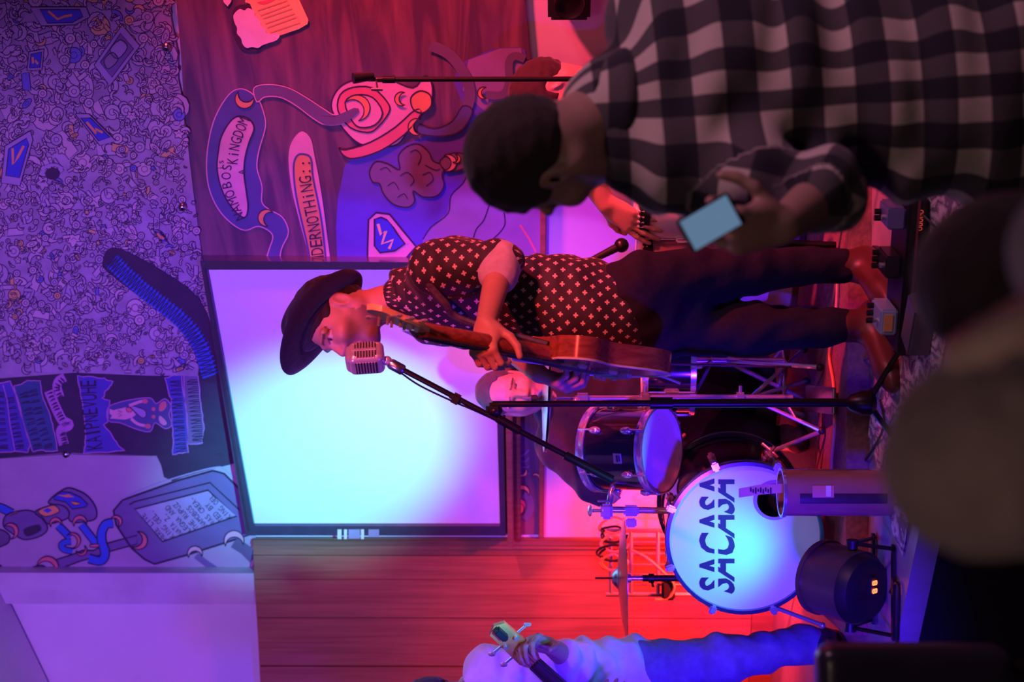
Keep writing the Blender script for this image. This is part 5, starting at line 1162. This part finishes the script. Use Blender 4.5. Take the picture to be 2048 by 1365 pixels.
blob('collar', d, .005, M_star, sg, uv=bone_uv([(tuple(nek - V3(0, 0, .1)), tuple(nek), .07, tuple(sideS))]))
# trousers
M_trous = mat('black_trousers', (.014, .012, .024), .85, 0, .15, 45., .2, spec=.2)
d = SDF(); d.cap(pel + V3(0, 0, .03), pel - V3(0, 0, .05), .145, .140, .05, fwdS, .86)
d.cap(hipL, knL, .092, .069, .06); d.cap(knL, anL + V3(0, 0, .03), .069, .049, .04); d.cap(hipR, knR, .092, .067, .06); d.cap(knR, anR + V3(0, 0, .03), .067, .052, .04)
d.warp = wrinkles(.007, .9, 11, (0, 0, 1)); d.amp = .012; blob('trousers', d, .007, M_trous, sg)
shoe('boot', anL, (px(1790, 580, 4.3) - px(1735, 505, 4.5)), STG, M_leather, sg, .29, .05); shoe('boot', anR, (px(1775, 735, 4.3) - px(1745, 640, 4.42)), STG, M_leather, sg, .29, .05)
# hat
d = SDF(); hu = V3(.52, .28, .80).normalized(); hf = V3(-.80, -.22, .55); hf = (hf - hu * hf.dot(hu)).normalized(); hl = hu.cross(hf)
M_felt = cloth_mat('black_felt', (.016, .012, .03), .9); hb = HS.P(.012, 0, .062) - hu * .032
b = MB(); seg = 56; rings = []
for (q, zz) in ((.50, .006), (.62, .0), (.8, -.004), (.93, .0), (1.0, .006), (1.0, .0105), (.93, .005), (.8, .001), (.62, .006), (.50, .012)):
    rings.append([hb + hf * math.cos(t) * .182 * q + hl * math.sin(t) * .165 * q + hu * (zz + .022 * (q ** 2) * math.sin(t) ** 2 - .004) for t in np.linspace(0, 2 * math.pi, seg, endpoint=False)])
b.add([p for r in rings for p in r], [(i * seg + k, i * seg + (k + 1) % seg, (i + 1) % len(rings) * seg + (k + 1) % seg, (i + 1) % len(rings) * seg + k) for i in range(len(rings)) for k in range(seg)])
hat = b.build('hat', M_felt, sg, 1.2)
d.ell(hb + hu * .030, (.108, .092, .078), (hf, hl, hu), .02); d.cap(hb + hu * .068 - hf * .05, hb + hu * .062 + hf * .045, .052, .046, .03, hl, 1); d.cap(hb + hu * .128 - hf * .07, hb + hu * .125 + hf * .06, .018, .014, .03, op=-1)
for sd in (1, -1): d.ell(hb + hu * .105 + hf * .085 + hl * .055 * sd, (.035, .018, .03), (hf, hl, hu), .02, -1)
d.box(hb - hu * .10, (.2, .2, .098), (hf, hl, hu), 0, .006, -1); blob('crown', d, .005, M_felt, hat)
b = MB(); n = 40; vs = []
for k in range(n):
    t = 2 * math.pi * k / n; q = hf * math.cos(t) * .1095 + hl * math.sin(t) * .0935; vs += [hb + q + hu * .010, hb + q * .985 + hu * .034]
b.add(vs, [(2 * k, 2 * ((k + 1) % n), 2 * ((k + 1) % n) + 1, 2 * k + 1) for k in range(n)]); b.build('hat_band', mat('ribbon_dark', (.02, .015, .03), .4), hat)
blob('hair', HS.hair(.006, line=.055), .005, cloth_mat('hair_dark', (.02, .014, .014), .7), sg)
M_strap = mat('strap_dark', (.05, .03, .06), .5, 0, .5, 70)
b = MB(); q = smooth_path([tuple(px(868, 560, 4.19)), tuple(px(880, 600, 4.17)), tuple(px(905, 632, 4.15)), tuple(px(960, 665, 4.18)), tuple(px(1060, 672, 4.24)), tuple(px(1180, 690, 4.28))], 8)
b.tube(q, .014, 8); 
# ---------------------------------------------------------------- guitar
gt = empty('electric_guitar', tuple(GB), 'red-brown electric guitar held upright by the singer', 'guitar')
M_mahog = plank_mat('guitar_mahogany', (.20, .05, .03), (.34, .10, .05), .22); M_binding = mat('guitar_binding', (.75, .62, .5), .35); M_fret = mat('fretboard_dark', (.06, .03, .025), .45); M_maple = mat('headstock_maple', (.80, .58, .30), .3)
o = GB - GW * .0
prof = [(.00, .0), (.01, .09), (.04, .15), (.10, .172), (.16, .155), (.21, .125), (.25, .118), (.29, .13), (.33, .135), (.365, .11), (.38, .06), (.372, .03), (.36, -.03), (.37, -.06), (.395, -.10), (.365, -.138), (.32, -.137), (.27, -.12), (.22, -.126), (.16, -.158), (.10, -.172), (.04, -.15), (.01, -.09)]
sp_ = smooth_path(prof, 4, True); b = MB(); b.prism([o + GA * a + GW * w_ - GN * .045 for a, w_ in sp_], GN * .062); b.build('guitar_body', M_mahog, gt)
b = MB(); q = [o + GA * a + GW * w_ * 1.004 + GN * .017 for a, w_ in sp_]; q = q + [q[0]]; b.tube(q, .0035, 5); b.build('binding', M_binding, gt)
b = MB(); b.prism([o + GA * a + GW * w_ + GN * .017 for a, w_ in ((.33, -.028), (.33, .028), (.80, .022), (.80, -.022))], GN * .006); nk = b.build('fretboard', M_fret, gt)
for k in range(19):
    a = .80 - .47 * (1 - 2 ** (-(k + 1) / 12)) / (1 - 2 ** (-19 / 12)); b = MB(); b.box(o + GA * a + GN * .0235, (.0022, .046, .002), GA, GW, GN); b.build('fret', M_steel, nk)
b = MB(); b.tube([o + GA * .33 + GN * .006, o + GA * .80 + GN * .004], [.026, .021], 12); b.build('neck', M_mahog, gt)
b = MB(); b.prism([o + GA * a + GW * w_ - GN * (.004 + (a - .8) * .18) for a, w_ in ((.795, -.022), (.83, -.036), (.955, -.030), (.97, -.012), (.97, .012), (.955, .030), (.83, .036), (.795, .022))], GN * .015); hs_ = b.build('headstock', M_maple, gt)
for k in range(3):
    for sd in (1, -1):
        q = o + GA * (.845 + .040 * k) + GW * .036 * sd - GN * .01; b = MB(); b.tube([q - GW * .008 * sd, q + GW * .020 * sd], .003, 6); b.ball(q + GW * .026 * sd, .009, (1, .6, 1), 8); b.tube([q - GW * .018 * sd, q - GW * .018 * sd + GN * .022], .004, 6); b.build('tuning_peg', M_chrome, hs_)
for k in range(6):
    w0 = -.0175 + .007 * k; b = MB(); b.tube([o + GA * .085 + GW * w0 * 1.5 + GN * .034, o + GA * .80 + GW * w0 + GN * .0255, o + GA * .85 + GW * w0 + GN * .014], .0009, 4); b.build('string', M_steel, gt)
for a in (.15, .27): b = MB(); b.box(o + GA * a + GN * .024, (.036, .085, .014), GA, GW, GN, .004); b.build('pickup', M_chrome, gt)
b = MB(); b.box(o + GA * .085 + GN * .026, (.02, .085, .018), GA, GW, GN, .004); b.build('bridge', M_chrome, gt)
for a, w_ in ((.05, -.10), (.10, -.125), (.045, -.06), (.09, -.085)): b = MB(); q = o + GA * a + GW * w_ + GN * .017; b.tube([q, q + GN * .018], [.011, .009], 12); b.build('knob', mat('knob_amber', (.5, .3, .15), .3), gt)
b = MB(); b.box(o + GA * .20 - GW * .155 + GN * -.014, (.055, .003, .03), GA, GW, GN); b.build('sticker', P_lav, gt)
b = MB(); b.tube(smooth_path([tuple(o - GA * .0 + GN * -.014), tuple(o - GA * .06), tuple(o - GA * .12 + V3(-.02, -.02, -.03))], 5), .004, 6); b.build('jack_plug', M_chrome, gt)
b = MB(); q = smooth_path([tuple(o + GA * .37 - GN * .02), tuple(px(925, 640, 4.19)), tuple(px(890, 606, 4.18)), tuple(px(862, 575, 4.20)), tuple(px(848, 555, 4.27))], 8); b.tube(q, .011, 8); b.build('strap', M_strap, gt)
# ---------------------------------------------------------------- drummer
dY = 5.38; HDm = Head(px(1022, 787, dY), (.02, -.95, -.22), (.10, -.2, .97), .95)
dpel = px(1430, 800, 5.52); dch = px(1185, 800, 5.48); dnk = px(1095, 795, 5.46); dsL = px(1125, 695, 5.46); dsR = px(1118, 892, 5.46)
deR = px(1215, 985, 5.32); dwR = px(1290, 880, 5.12); deL = px(1230, 640, 5.34); dwL = px(1290, 700, 5.2)
dr = empty('person', (dpel.x, dpel.y, RZ), 'person with short grey hair in black shirt sitting at the drums', 'person')
d = SDF(); HDm.add(d, dnk, .056); d.cap(dnk, dch, .06, .08, .03); d.cap(dch, dpel, .08, .08, .03)
d.cap(dsR, deR, .045, .042); d.cap(deR, dwR, .040, .026); d.cap(dsL, deL, .045, .042); d.cap(deL, dwL, .040, .026)
hand(d, dwR, V3(.5, -.4, -.5), V3(.5, .3, -.6), -1, 1., curl=(50, 60, 40)); hand(d, dwL, V3(-.3, -.5, -.5), V3(-.5, .3, -.6), 1, 1., curl=(50, 60, 40))
blob('body', d, .0055, M_skin, dr, col=lambda V: HDm.tint(V, (.66, .42, .34), .25))
M_tee = cloth_mat('black_tee', (.03, .022, .045))
d = SDF(); d.cap(dch, dpel, .175, .165, .06, (0, 1, 0), .75); d.cap(dsL, dsR, .075, .075, .05); d.cap(dnk + V3(0, 0, -.06), dnk + V3(0, 0, -.02), .11, .075, .05); d.cap(dsR, dsR.lerp(deR, .85), .075, .078, .05); d.cap(dsL, dsL.lerp(deL, .85), .075, .078, .05)
d.ell(dch, (.21, .13, .16), None, .06); d.warp = wrinkles(.006, .9, 21); d.amp = .012; blob('shirt', d, .008, M_tee, dr)
d = SDF(); kL, kR = px(1510, 650, 5.24), px(1510, 880, 5.34); fL, fR = V3(kL.x + .02, 5.26, RZ + .10), V3(kR.x, 5.44, RZ + .10)
d.cap(dpel + V3(.08, 0, 0), kL, .085, .07, .05); d.cap(kL, fL, .068, .05, .03); d.cap(dpel - V3(.08, 0, 0), kR, .085, .07, .05); d.cap(kR, fR, .068, .05, .03); d.cap(dpel + V3(-.06, 0, 0), dpel + V3(.06, 0, 0), .11, .11, .05); blob('trousers', d, .009, M_trous, dr)
shoe('shoe', fL, (0, -1), RZ, M_darkleather, dr); shoe('shoe', fR, (0, -1), RZ, M_darkleather, dr)
blob('hair', HDm.hair(.006, line=.098), .005, cloth_mat('hair_grey', (.09, .08, .09), .8), dr)
for wr_h, a_, b_ in ((dwR, V3(.05, -.13, .02), 'hi'), (dwL, V3(-.06, -.16, .05), 'lo')):
    s0 = wr_h + V3(.02 if b_ == 'hi' else -.02, -.05, -.05); b = MB(); b.tube([s0 - a_ * .6, s0 + a_ * 1.2], [.0075, .0045], 8); o_ = b.build('drumstick', mat('hickory', (.7, .5, .32), .5), origin=tuple(s0)); tag(o_, 'wooden drumstick in the %s hand of the drummer' % ('right' if b_ == 'hi' else 'left'), 'drumstick')
st0 = V3(dpel.x, dpel.y, RZ); stl = empty('drum_stool', tuple(st0), 'round black stool under the drummer', 'stool')
zt = dpel.z - .125; b = MB(); b.lathe([(0, zt - RZ), (.15, zt - RZ), (.165, zt - RZ - .02), (.165, zt - RZ - .06), (.15, zt - RZ - .075), (0, zt - RZ - .075)], st0, (0, 0, 1), 28); b.build('seat', M_vinyl, stl); b = MB(); b.tube([st0 + V3(0, 0, .08), st0 + V3(0, 0, zt - RZ - .07)], .014, 10); b.build('post', M_chrome, stl)
for t in (.3, 2.4, 4.5): b = MB(); b.tube([st0 + V3(0, 0, .2), st0 + V3(.22 * math.cos(t), .22 * math.sin(t), .012)], .009, 8); b.build('leg', M_chrome, stl)
# ---------------------------------------------------------------- bass player
bY = 5.02; bpel = px(1262, 1372, 5.06); bch = px(1060, 1385, 5.0); bnk = px(955, 1398, 4.92); bsN = px(985, 1345, 4.86); bsF = px(985, 1450, 5.05)
beN = px(1150, 1330, 4.86); bwN = px(1098, 1292, 4.72); beF = px(1150, 1480, 5.0); bwF = px(1190, 1420, 4.78)
HB = Head(px(885, 1412, 4.84), (.35, -.75, -.5), (.15, -.35, .92), 1.)
bp_ = empty('person', (bpel.x, bpel.y, STG), 'person in white shirt and blue jeans playing bass beside the planked wall', 'person')
d = SDF(); HB.add(d, bnk, .055); d.cap(bnk, bch, .06, .08, .03); d.cap(bch, bpel, .08, .08, .03); d.cap(bsN, beN, .045, .040); d.cap(beN, bwN, .042, .027); d.cap(bsF, beF, .045, .040); d.cap(beF, bwF, .04, .027)
NH, NB = px(1000, 1262, 4.62), px(1195, 1440, 4.80); NA = (NH - NB).normalized(); NN = (V3(.1, -1, .25) - NA * NA.dot(V3(.1, -1, .25))).normalized(); NW = NA.cross(NN)
hand(d, bwN, px(1062, 1283, 4.66) - bwN, V3(-.25, .55, .3) * -1 + V3(-.9, 0, .3), 1, 1.05, curls=[(40, 45, 30)] * 4, thumb=(.5, .3)); hand(d, bwF, V3(.3, -.6, -.2), V3(.2, .8, -.2), -1, 1., curl=(40, 40, 30))
blob('body', d, .006, M_skin, bp_, col=lambda V: HB.tint(V, SKIN, .2))
M_whsh = mat('crumpled_white_shirt', (.80, .78, .80), .8, 0, .06, 30., .2, sheen=.1)
d = SDF(); d.cap(bch, bpel + V3(0, 0, -.02), .165, .165, .06, (.2, 1, 0), .8); d.cap(bsN, bsF, .08, .08, .06); d.cap(bnk - V3(0, 0, .05), bnk, .10, .07, .05); d.cap(bsN, beN, .075, .066, .05); d.cap(bsF, beF, .07, .06, .05); d.cap(beN, beN.lerp(bwN, .35), .062, .056, .03); d.warp = wrinkles(.012, .9, 31, (.3, 0, 1)); d.amp = .02; blob('shirt', d, .007, M_whsh, bp_)
M_jean = cloth_mat('blue_denim', (.20, .20, .42)); hN, hF = px(1290, 1342, 5.03), px(1290, 1420, 5.08); kN, kF = px(1450, 1318, 4.94), px(1450, 1460, 4.95); aN, aF = px(1618, 1290, 5.06), px(1600, 1490, 5.0); aN.z = STG + .11; aF.z = STG + .11
d = SDF(); d.cap(bpel + V3(0, 0, .02), bpel - V3(0, 0, .05), .14, .14, .05, (0, 1, 0), .85); d.cap(hN, kN, .090, .073, .05); d.cap(kN, aN, .072, .058, .04); d.cap(hF, kF, .09, .073, .05); d.cap(kF, aF, .072, .058, .04); d.cap(aN + V3(.0, 0, .035), aN + V3(0, 0, -.015), .066, .064, .01); d.warp = wrinkles(.008, .9, 35); d.amp = .015; blob('jeans', d, .008, M_jean, bp_)
shoe('boot', aN, (px(1690, 1318, 4.7) - px(1660, 1255, 5.0)), STG, M_darkleather, bp_, .29, .05); shoe('boot', aF, (.1, -1), STG, M_darkleather, bp_, .29, .05)
blob('hair', HB.hair(.012), .006, cloth_mat('hair_brown', (.05, .03, .02), .8), bp_)
bs_ = empty('bass_guitar', tuple(NB), 'bass guitar with amber headstock held by the bass player', 'guitar')
L_ = (NH - NB).length
b = MB(); b.prism([NB + NA * (-.42 + a) + NW * w_ * 1.05 - NN * .02 for a, w_ in sp_], NN * .04); b.build('bass_body', M_mahog, bs_)
b = MB(); b.prism([NB + NA * a + NW * w_ + NN * .012 for a, w_ in ((-.12, -.030), (-.12, .030), (L_ - .16, .021), (L_ - .16, -.021))], NN * .008); b.tube([NB + NA * -.08 + NN * .004, NB + NA * (L_ - .16) + NN * .004], [.028, .022], 10); b.build('neck', M_fret, bs_)
b = MB(); b.prism([NB + NA * (L_ + a) + NW * w_ - NN * .006 for a, w_ in ((-.165, -.021), (-.13, -.036), (.015, -.030), (.03, 0), (.015, .030), (-.13, .036), (-.165, .021))], NN * .016); hb_ = b.build('headstock', mat('headstock_amber', (.50, .20, .06), .3), bs_)
for k in range(2):
    for sd in (1, -1): q = NB + NA * (L_ - .10 + .055 * k) + NW * .034 * sd; b = MB(); b.tube([q, q + NW * .03 * sd], .004, 6); b.ball(q + NW * .038 * sd, .013, (1, .6, 1), 8); b.tube([q - NW * .012 * sd, q - NW * .012 * sd + NN * .025], .006, 8); b.build('tuning_peg', M_chrome, hb_)
for k in range(4): w0 = -.015 + .010 * k; b = MB(); b.tube([NB - NA * .35 + NW * w0 * 1.4 + NN * .03, NB + NA * (L_ - .16) + NW * w0 + NN * .022, NB + NA * (L_ - .08) + NW * w0 * 1.2 + NN * .016], .0015, 4); b.build('string', M_steel, bs_)
b = MB(); b.box(NB + NA * (L_ + .0) + NN * .02, (.05, .022, .03), NA, NW, NN, .005); b.build('clip_tuner', M_black, bs_)
# ---------------------------------------------------------------- percussionist behind the congas
HP = Head(px(1108, 188, 4.78), (-.85, -.1, -.45), (-.25, .1, .95), 1.); pch = px(1330, 165, 4.77); pnk = px(1200, 180, 4.79); ppel = px(1560, 150, 4.75)
psN = px(1250, 245, 4.66); psF = px(1245, 180, 4.86); peN = px(1165, 330, 4.62)
pwN = px(1212, 408, 4.64); peF = px(1260, 250, 4.82); pwF = px(1205, 335, 4.78)
psN = px(1240, 255, 4.70)
pp = empty('person', (ppel.x, ppel.y, STG), 'person in black shirt playing the congas behind the plaid shirt', 'person')
d = SDF(); HP.add(d, pnk, .055); d.cap(pnk, pch, .06, .08, .03); d.cap(pch, ppel, .08, .08, .03); d.cap(psN, peN, .045, .042); d.cap(peN, pwN, .046, .030); d.cap(psF, peF, .045, .042); d.cap(peF, pwF, .042, .028)
hand(d, pwN, px(1258, 440, 4.64) - pwN, V3(.15, .6, -.6), -1, 1.05, curl=(8, 12, 8), spread=5); hand(d, pwF, px(1256, 362, 4.74) - pwF, V3(.2, .5, -.6), 1, 1.05, curl=(10, 12, 8), spread=5)
blob('body', d, .0055, M_skin, pp, col=lambda V: HP.tint(V, SKIN, .2))
d = SDF(); d.cap(pch, ppel, .15, .145, .06); d.cap(psN, psF, .075, .07, .05); d.cap(pnk - V3(0, 0, .06), pnk - V3(0, 0, .02), .1, .07, .05); d.cap(psN, peN.lerp(pwN, .25), .066, .056, .05); d.cap(psF, peF, .066, .056, .05); d.warp = wrinkles(.006, .9, 41); d.amp = .012; blob('shirt', d, .008, M_tee, pp)
d = SDF(); kL, kR = px(1600, 205, 4.52), px(1600, 90, 4.50); fL, fR = V3(kL.x + .02, 4.56, STG + .1), V3(kR.x, 4.52, STG + .1)
d.cap(ppel, ppel - V3(0, 0, .05), .14, .14, .05); d.cap(ppel + V3(-.06, 0, -.05), kL, .085, .07, .05); d.cap(kL, fL, .066, .05, .03); d.cap(ppel + V3(.08, 0, -.05), kR, .085, .07, .05); d.cap(kR, fR, .066, .05, .03); blob('trousers', d, .01, M_trous, pp)
shoe('shoe', fL, (-.4, -1), STG, M_darkleather, pp); shoe('shoe', fR, (.1, -1), STG, M_darkleather, pp); blob('hair', HP.hair(.014, line=.06), .006, cloth_mat('hair_black', (.02, .012, .012), .8), pp)
# ---------------------------------------------------------------- listener in plaid shirt
qY = 2.72; HQ = Head(px(1082, 312, 2.70), (-.62, .70, -.30), (-.34, .12, .93), 1.02); qnk = px(1225, 222, 2.74); qch = px(1480, 165, 2.76); qpel = px(2060, 165, 2.74)
qsL = px(1315, 318, 2.72); qsR = px(1330, 18, 2.82); qeL = px(1650, 385, 2.58); qwL = px(1565, 452, 2.44); qeR = px(1700, -150, 2.85); qwR = px(1950, -230, 2.65)
pq = empty('person', (qpel.x, qpel.y, 0), 'person in black and cream plaid shirt seen from behind holding a phone', 'person')
d = SDF(); HQ.add(d, qnk, .062); d.cap(qnk, qch, .065, .08, .03); d.cap(qch, qpel, .08, .08, .03); d.cap(qsL, qeL, .05, .044); d.cap(qeL, qwL, .046, .030); d.cap(qsR, qeR, .05, .044); d.cap(qeR, qwR, .044, .029)
hand(d, qwL, px(1470, 462, 2.40) - qwL, V3(.35, .75, .1), -1, 1.0, curls=[(50, 60, 40), (58, 65, 45), (62, 68, 45), (65, 68, 45)], thumb=(.5, .4)); hand(d, qwR, V3(-.3, .6, -.3), V3(-.4, .2, -.6), 1, 1., curl=(40, 40, 30))
blob('body', d, .0055, M_skin, pq, col=lambda V: HQ.tint(V, SKIN2, .1))
M_plaid = bpy.data.materials.new('plaid_flannel'); M_plaid.use_nodes = True; nt, N, Lk, bs = nodes(M_plaid); bs.inputs['Roughness'].default_value = .9; bs.inputs['Sheen Weight'].default_value = .15
at = N.new('ShaderNodeAttribute'); at.attribute_name = 'cloth'; sx = N.new('ShaderNodeSeparateXYZ'); Lk.new(at.outputs['Vector'], sx.inputs[0]); m_ = lambda op, a, b_=None: mnode(op, a, b_, nt)
def bandn(s_): return m_('LESS_THAN', m_('FRACT', m_('DIVIDE', m_('ADD', s_, 7.0), .112)), .5)
tot = m_('ADD', bandn(sx.outputs['X']), bandn(sx.outputs['Y'])); cr = N.new('ShaderNodeValToRGB'); cr.color_ramp.interpolation = 'CONSTANT'; E = cr.color_ramp.elements
E[0].position = 0; E[0].color = (.64, .55, .46, 1); E[1].position = .3; E[1].color = (.085, .075, .075, 1); e = E.new(.75); e.color = (.010, .010, .020, 1)
Lk.new(m_('MULTIPLY', tot, .5), cr.inputs['Fac']); nz = N.new('ShaderNodeTexNoise'); nz.inputs['Scale'].default_value = 260; mx = N.new('ShaderNodeMixRGB'); mx.blend_type = 'MULTIPLY'; mx.inputs['Fac'].default_value = .35; Lk.new(cr.outputs['Color'], mx.inputs[1]); Lk.new(nz.outputs['Color'], mx.inputs[2]); Lk.new(mx.outputs[0], bs.inputs['Base Color'])
d = SDF(); fq = V3(-.15, 1, 0).normalized()
d.cap(qch, px(1930, 160, 2.76), .195, .200, .08, fq, .68); d.ell(qch + V3(0, .02, .03), (.215, .14, .17), None, .08); d.cap(px(1300, 290, 2.74), qsR, .078, .082, .07); d.cap(qnk + V3(0, 0, -.07), qnk + V3(0, 0, .012), .105, .082, .06)
d.cap(qsL, qeL, .085, .068, .06); d.cap(qsR, qeR, .085, .068, .06); d.cap(qeL, qeL.lerp(qwL, .22), .066, .060, .03); d.cap(qeR, qeR.lerp(qwR, .3), .064, .056, .03)
d.cap(px(1900, 160, 2.76), px(2090, 165, 2.76), .205, .215, .06, fq, .68); d.warp = wrinkles(.009, .7, 51, (0, 0, 1)); d.amp = .016
bq = [(tuple(qpel), tuple(qnk + V3(0, 0, -.02)), .20, (0, -1, 0)), (tuple(qsL.lerp(qeL, .12)), tuple(qeL), .075, (0, -1, 0)), (tuple(qsR.lerp(qeR, .12)), tuple(qeR), .075, (0, -1, 0)), (tuple(qeL), tuple(qwL), .06, (0, -1, 0))]
blob('shirt', d, .008, M_plaid, pq, uv=bone_uv(bq))
d = SDF()
for t in np.linspace(-2.6, 2.6, 41):
    q = V3(math.sin(t) * .078, -math.cos(t) * .074, 0); d.cap(qnk + q * .98 + V3(-.012, 0, .032 + .0 * t), qnk + q * 1.22 + V3(0, 0, -.022), .010, .013, .02)
blob('collar', d, .006, M_plaid, pq, uv=bone_uv([(tuple(qnk - V3(0, 0, .1)), tuple(qnk), .08, (0, -1, 0))]))
d = SDF(); fq1, fq2 = V3(qpel.x - .10, 2.74, .10), V3(qpel.x + .12, 2.76, .10); d.cap(qpel, qpel - V3(0, 0, .04), .16, .16, .05, (0, 1, 0), .8); d.cap(qpel - V3(.09, 0, .06), fq1.lerp(qpel, .42) - V3(.04, 0, 0), .09, .07, .05); d.cap(fq1.lerp(qpel, .42) - V3(.04, 0, 0), fq1, .07, .055, .03); d.cap(qpel + V3(.09, 0, -.06), fq2.lerp(qpel, .42), .09, .07, .05); d.cap(fq2.lerp(qpel, .42), fq2, .07, .055, .03); blob('trousers', d, .01, M_trous, pq)
shoe('shoe', fq1, (-.1, 1), 0, M_darkleather, pq); shoe('shoe', fq2, (.1, 1), 0, M_darkleather, pq)
blob('hair', HQ.hair(.009, line=.075), .006, cloth_mat('hair_cropped', (.035, .022, .02), .85), pq)
ph = px(1420, 445, 2.37); ph_o = empty('phone', tuple(ph), 'phone with a glowing pale blue screen held by the plaid listener', 'phone'); pa, pbv, pcn = V3(.50, .12, .86).normalized(), V3(.80, -.40, -.44), V3(-.35, -.90, .25)
pa = V3(-.50, .05, .86).normalized(); pcn = V3(-.25, -.95, -.08); pcn = (pcn - pa * pcn.dot(pa)).normalized(); pbv = pa.cross(pcn)
b = MB(); b.box(ph, (.092, .058, .009), pa, pbv, pcn, .003); b.build('case', M_black, ph_o); b = MB(); b.box(ph + pcn * .0055, (.082, .052, .0015), pa, pbv, pcn); b.build('screen', mat('phone_glow', (.1, .2, .3), .3, emit=(.35, .62, 1.), estr=.28), ph_o)
# ---------------------------------------------------------------- seated listener close to the camera
HZ = Head(px(2068, 850, 1.02), (.20, .93, -.10), (-.50, .05, .86), .84); zn = px(2400, 800, 1.0); zc_ = px(2900, 780, 1.0); zp = V3(zc_.x, 1.0, .55)
pz = empty('person', (zp.x, zp.y, 0), 'person with cropped hair seated below the stage, blurred in the foreground', 'person')
d = SDF(); HZ.add(d, zn, .06); d.cap(zn, zc_, .065, .08, .03); d.cap(zc_, zp, .08, .08, .03)
for q_, r_ in ((V3(0, 0, 0), (.028, .014, .042)),): d.ell(HZ.P(-.012, -.084, -.012), [.032, .016, .044], HZ.ax(), .008)
d.ell(HZ.P(-.004, -.100, -.008), [.018, .010, .028], HZ.ax(), .006, -1)
blob('body', d, .006, M_skin, pz, col=lambda V: HZ.tint(V, (.58, .42, .34), .0))
d = SDF(); d.cap(zc_, zp, .19, .18, .06, (0, 1, 0), .75); d.cap(zn + V3(-.19, 0, -.10), zn + V3(.19, 0, -.10), .085, .085, .06)
d.cap(zn + V3(.10, 0, -.10), px(2150, 500, 1.12), .085, .055, .06)
for sd in (1, -1): d.cap(zn + V3(.19 * sd, 0, -.10), zn + V3(.24 * sd, .05, -.38), .075, .06, .05); d.cap(zn + V3(.24 * sd, .05, -.38), zn + V3(.14 * sd, .28, -.40), .06, .05, .03)
d.warp = wrinkles(.008, .8, 61); d.amp = .015; blob('sweater', d, .012, cloth_mat('grey_sweater', (.26, .22, .27)), pz)
d = SDF(); 
for sd in (1, -1): d.cap(zp + V3(.09 * sd, 0, -.02), zp + V3(.12 * sd, .33, 0), .09, .072, .05); d.cap(zp + V3(.12 * sd, .33, 0), V3(zp.x + .12 * sd, zp.y + .20, .1), .07, .055, .03)
d.cap(zp, zp - V3(0, 0, .03), .14, .14, .05); blob('trousers', d, .012, M_trous, pz)
for sd in (1, -1): shoe('shoe', (zp.x + .12 * sd, zp.y + .20, .1), (0, 1), 0, M_darkleather, pz)
blob('hair', HZ.hair(.003, line=.08), .007, cloth_mat('hair_short', (.26, .205, .18), .85), pz)
zs = empty('bar_stool', (zp.x, zp.y - .02, 0), 'plain dark stool under the seated listener', 'stool'); b = MB(); b.lathe([(0, .40), (.17, .40), (.17, .365), (0, .365)], (zp.x, zp.y - .02, 0), (0, 0, 1), 24); b.build('seat', M_vinyl, zs)
for i, j in ((-1, -1), (1, -1), (-1, 1), (1, 1)): b = MB(); b.tube([V3(zp.x + .12 * i, zp.y - .02 + .12 * j, .37), V3(zp.x + .16 * i, zp.y - .02 + .16 * j, .001)], .013, 8); b.build('leg', M_blackm, zs)
# ---------------------------------------------------------------- second seated listener, dark hair
HY = Head(px(2095, 565, 1.62), (.05, 1, 0), (.05, 0, 1), 1.0); yn = HY.P(-.01, 0, -.17); yc = yn - V3(0, .01, .25); yp = V3(yc.x, yc.y, .55)
py_ = empty('person', (yp.x, yp.y, 0), 'person with dark hair and black top seated below the pedalboard', 'person')
d = SDF(); HY.add(d, yn, .055); d.cap(yn, yc, .06, .08, .03); d.cap(yc, yp, .08, .08, .03); blob('body', d, .008, M_skin, py_, col=lambda V: HY.tint(V, SKIN2, .0))
d = SDF(); d.cap(yc, yp, .17, .17, .06, (0, 1, 0), .75); d.cap(yn + V3(-.17, 0, -.09), yn + V3(.17, 0, -.09), .075, .075, .06)
for sd in (1, -1): d.cap(yn + V3(.17 * sd, 0, -.09), yn + V3(.21 * sd, .05, -.36), .068, .058, .05); d.cap(yn + V3(.21 * sd, .05, -.36), yn + V3(.12 * sd, .28, -.38), .056, .048, .03)
blob('shirt', d, .012, M_tee, py_)
d = SDF(); d.cap(yp, yp - V3(0, 0, .03), .13, .13, .05)
for sd in (1, -1): d.cap(yp + V3(.08 * sd, 0, -.02), yp + V3(.10 * sd, .40, 0), .085, .07, .05); d.cap(yp + V3(.10 * sd, .40, 0), V3(yp.x + .10 * sd, yp.y + .38, .1), .068, .052, .03)
blob('trousers', d, .012, M_trous, py_)
for sd in (1, -1): shoe('shoe', (yp.x + .10 * sd, yp.y + .38, .1), (0, 1), 0, M_darkleather, py_)
hd = HY.hair(.018, line=.07); hd.cap(HY.P(-.07, .05, -.02), HY.P(-.06, .04, -.13), .04 , .03, .03); hd.cap(HY.P(-.07, -.05, -.02), HY.P(-.06, -.04, -.13), .04, .03, .03); blob('hair', hd, .008, cloth_mat('hair_black', (.02, .012, .012), .8), py_)
ys = empty('bar_stool', (yp.x, yp.y - .02, 0), 'plain dark stool under the dark-haired listener', 'stool'); b = MB(); b.lathe([(0, .40), (.17, .40), (.17, .365), (0, .365)], (yp.x, yp.y - .02, 0), (0, 0, 1), 24); b.build('seat', M_vinyl, ys)
for i, j in ((-1, -1), (1, -1), (-1, 1), (1, 1)): b = MB(); b.tube([V3(yp.x + .12 * i, yp.y - .02 + .12 * j, .37), V3(yp.x + .16 * i, yp.y - .02 + .16 * j, .001)], .013, 8); b.build('leg', M_blackm, ys)
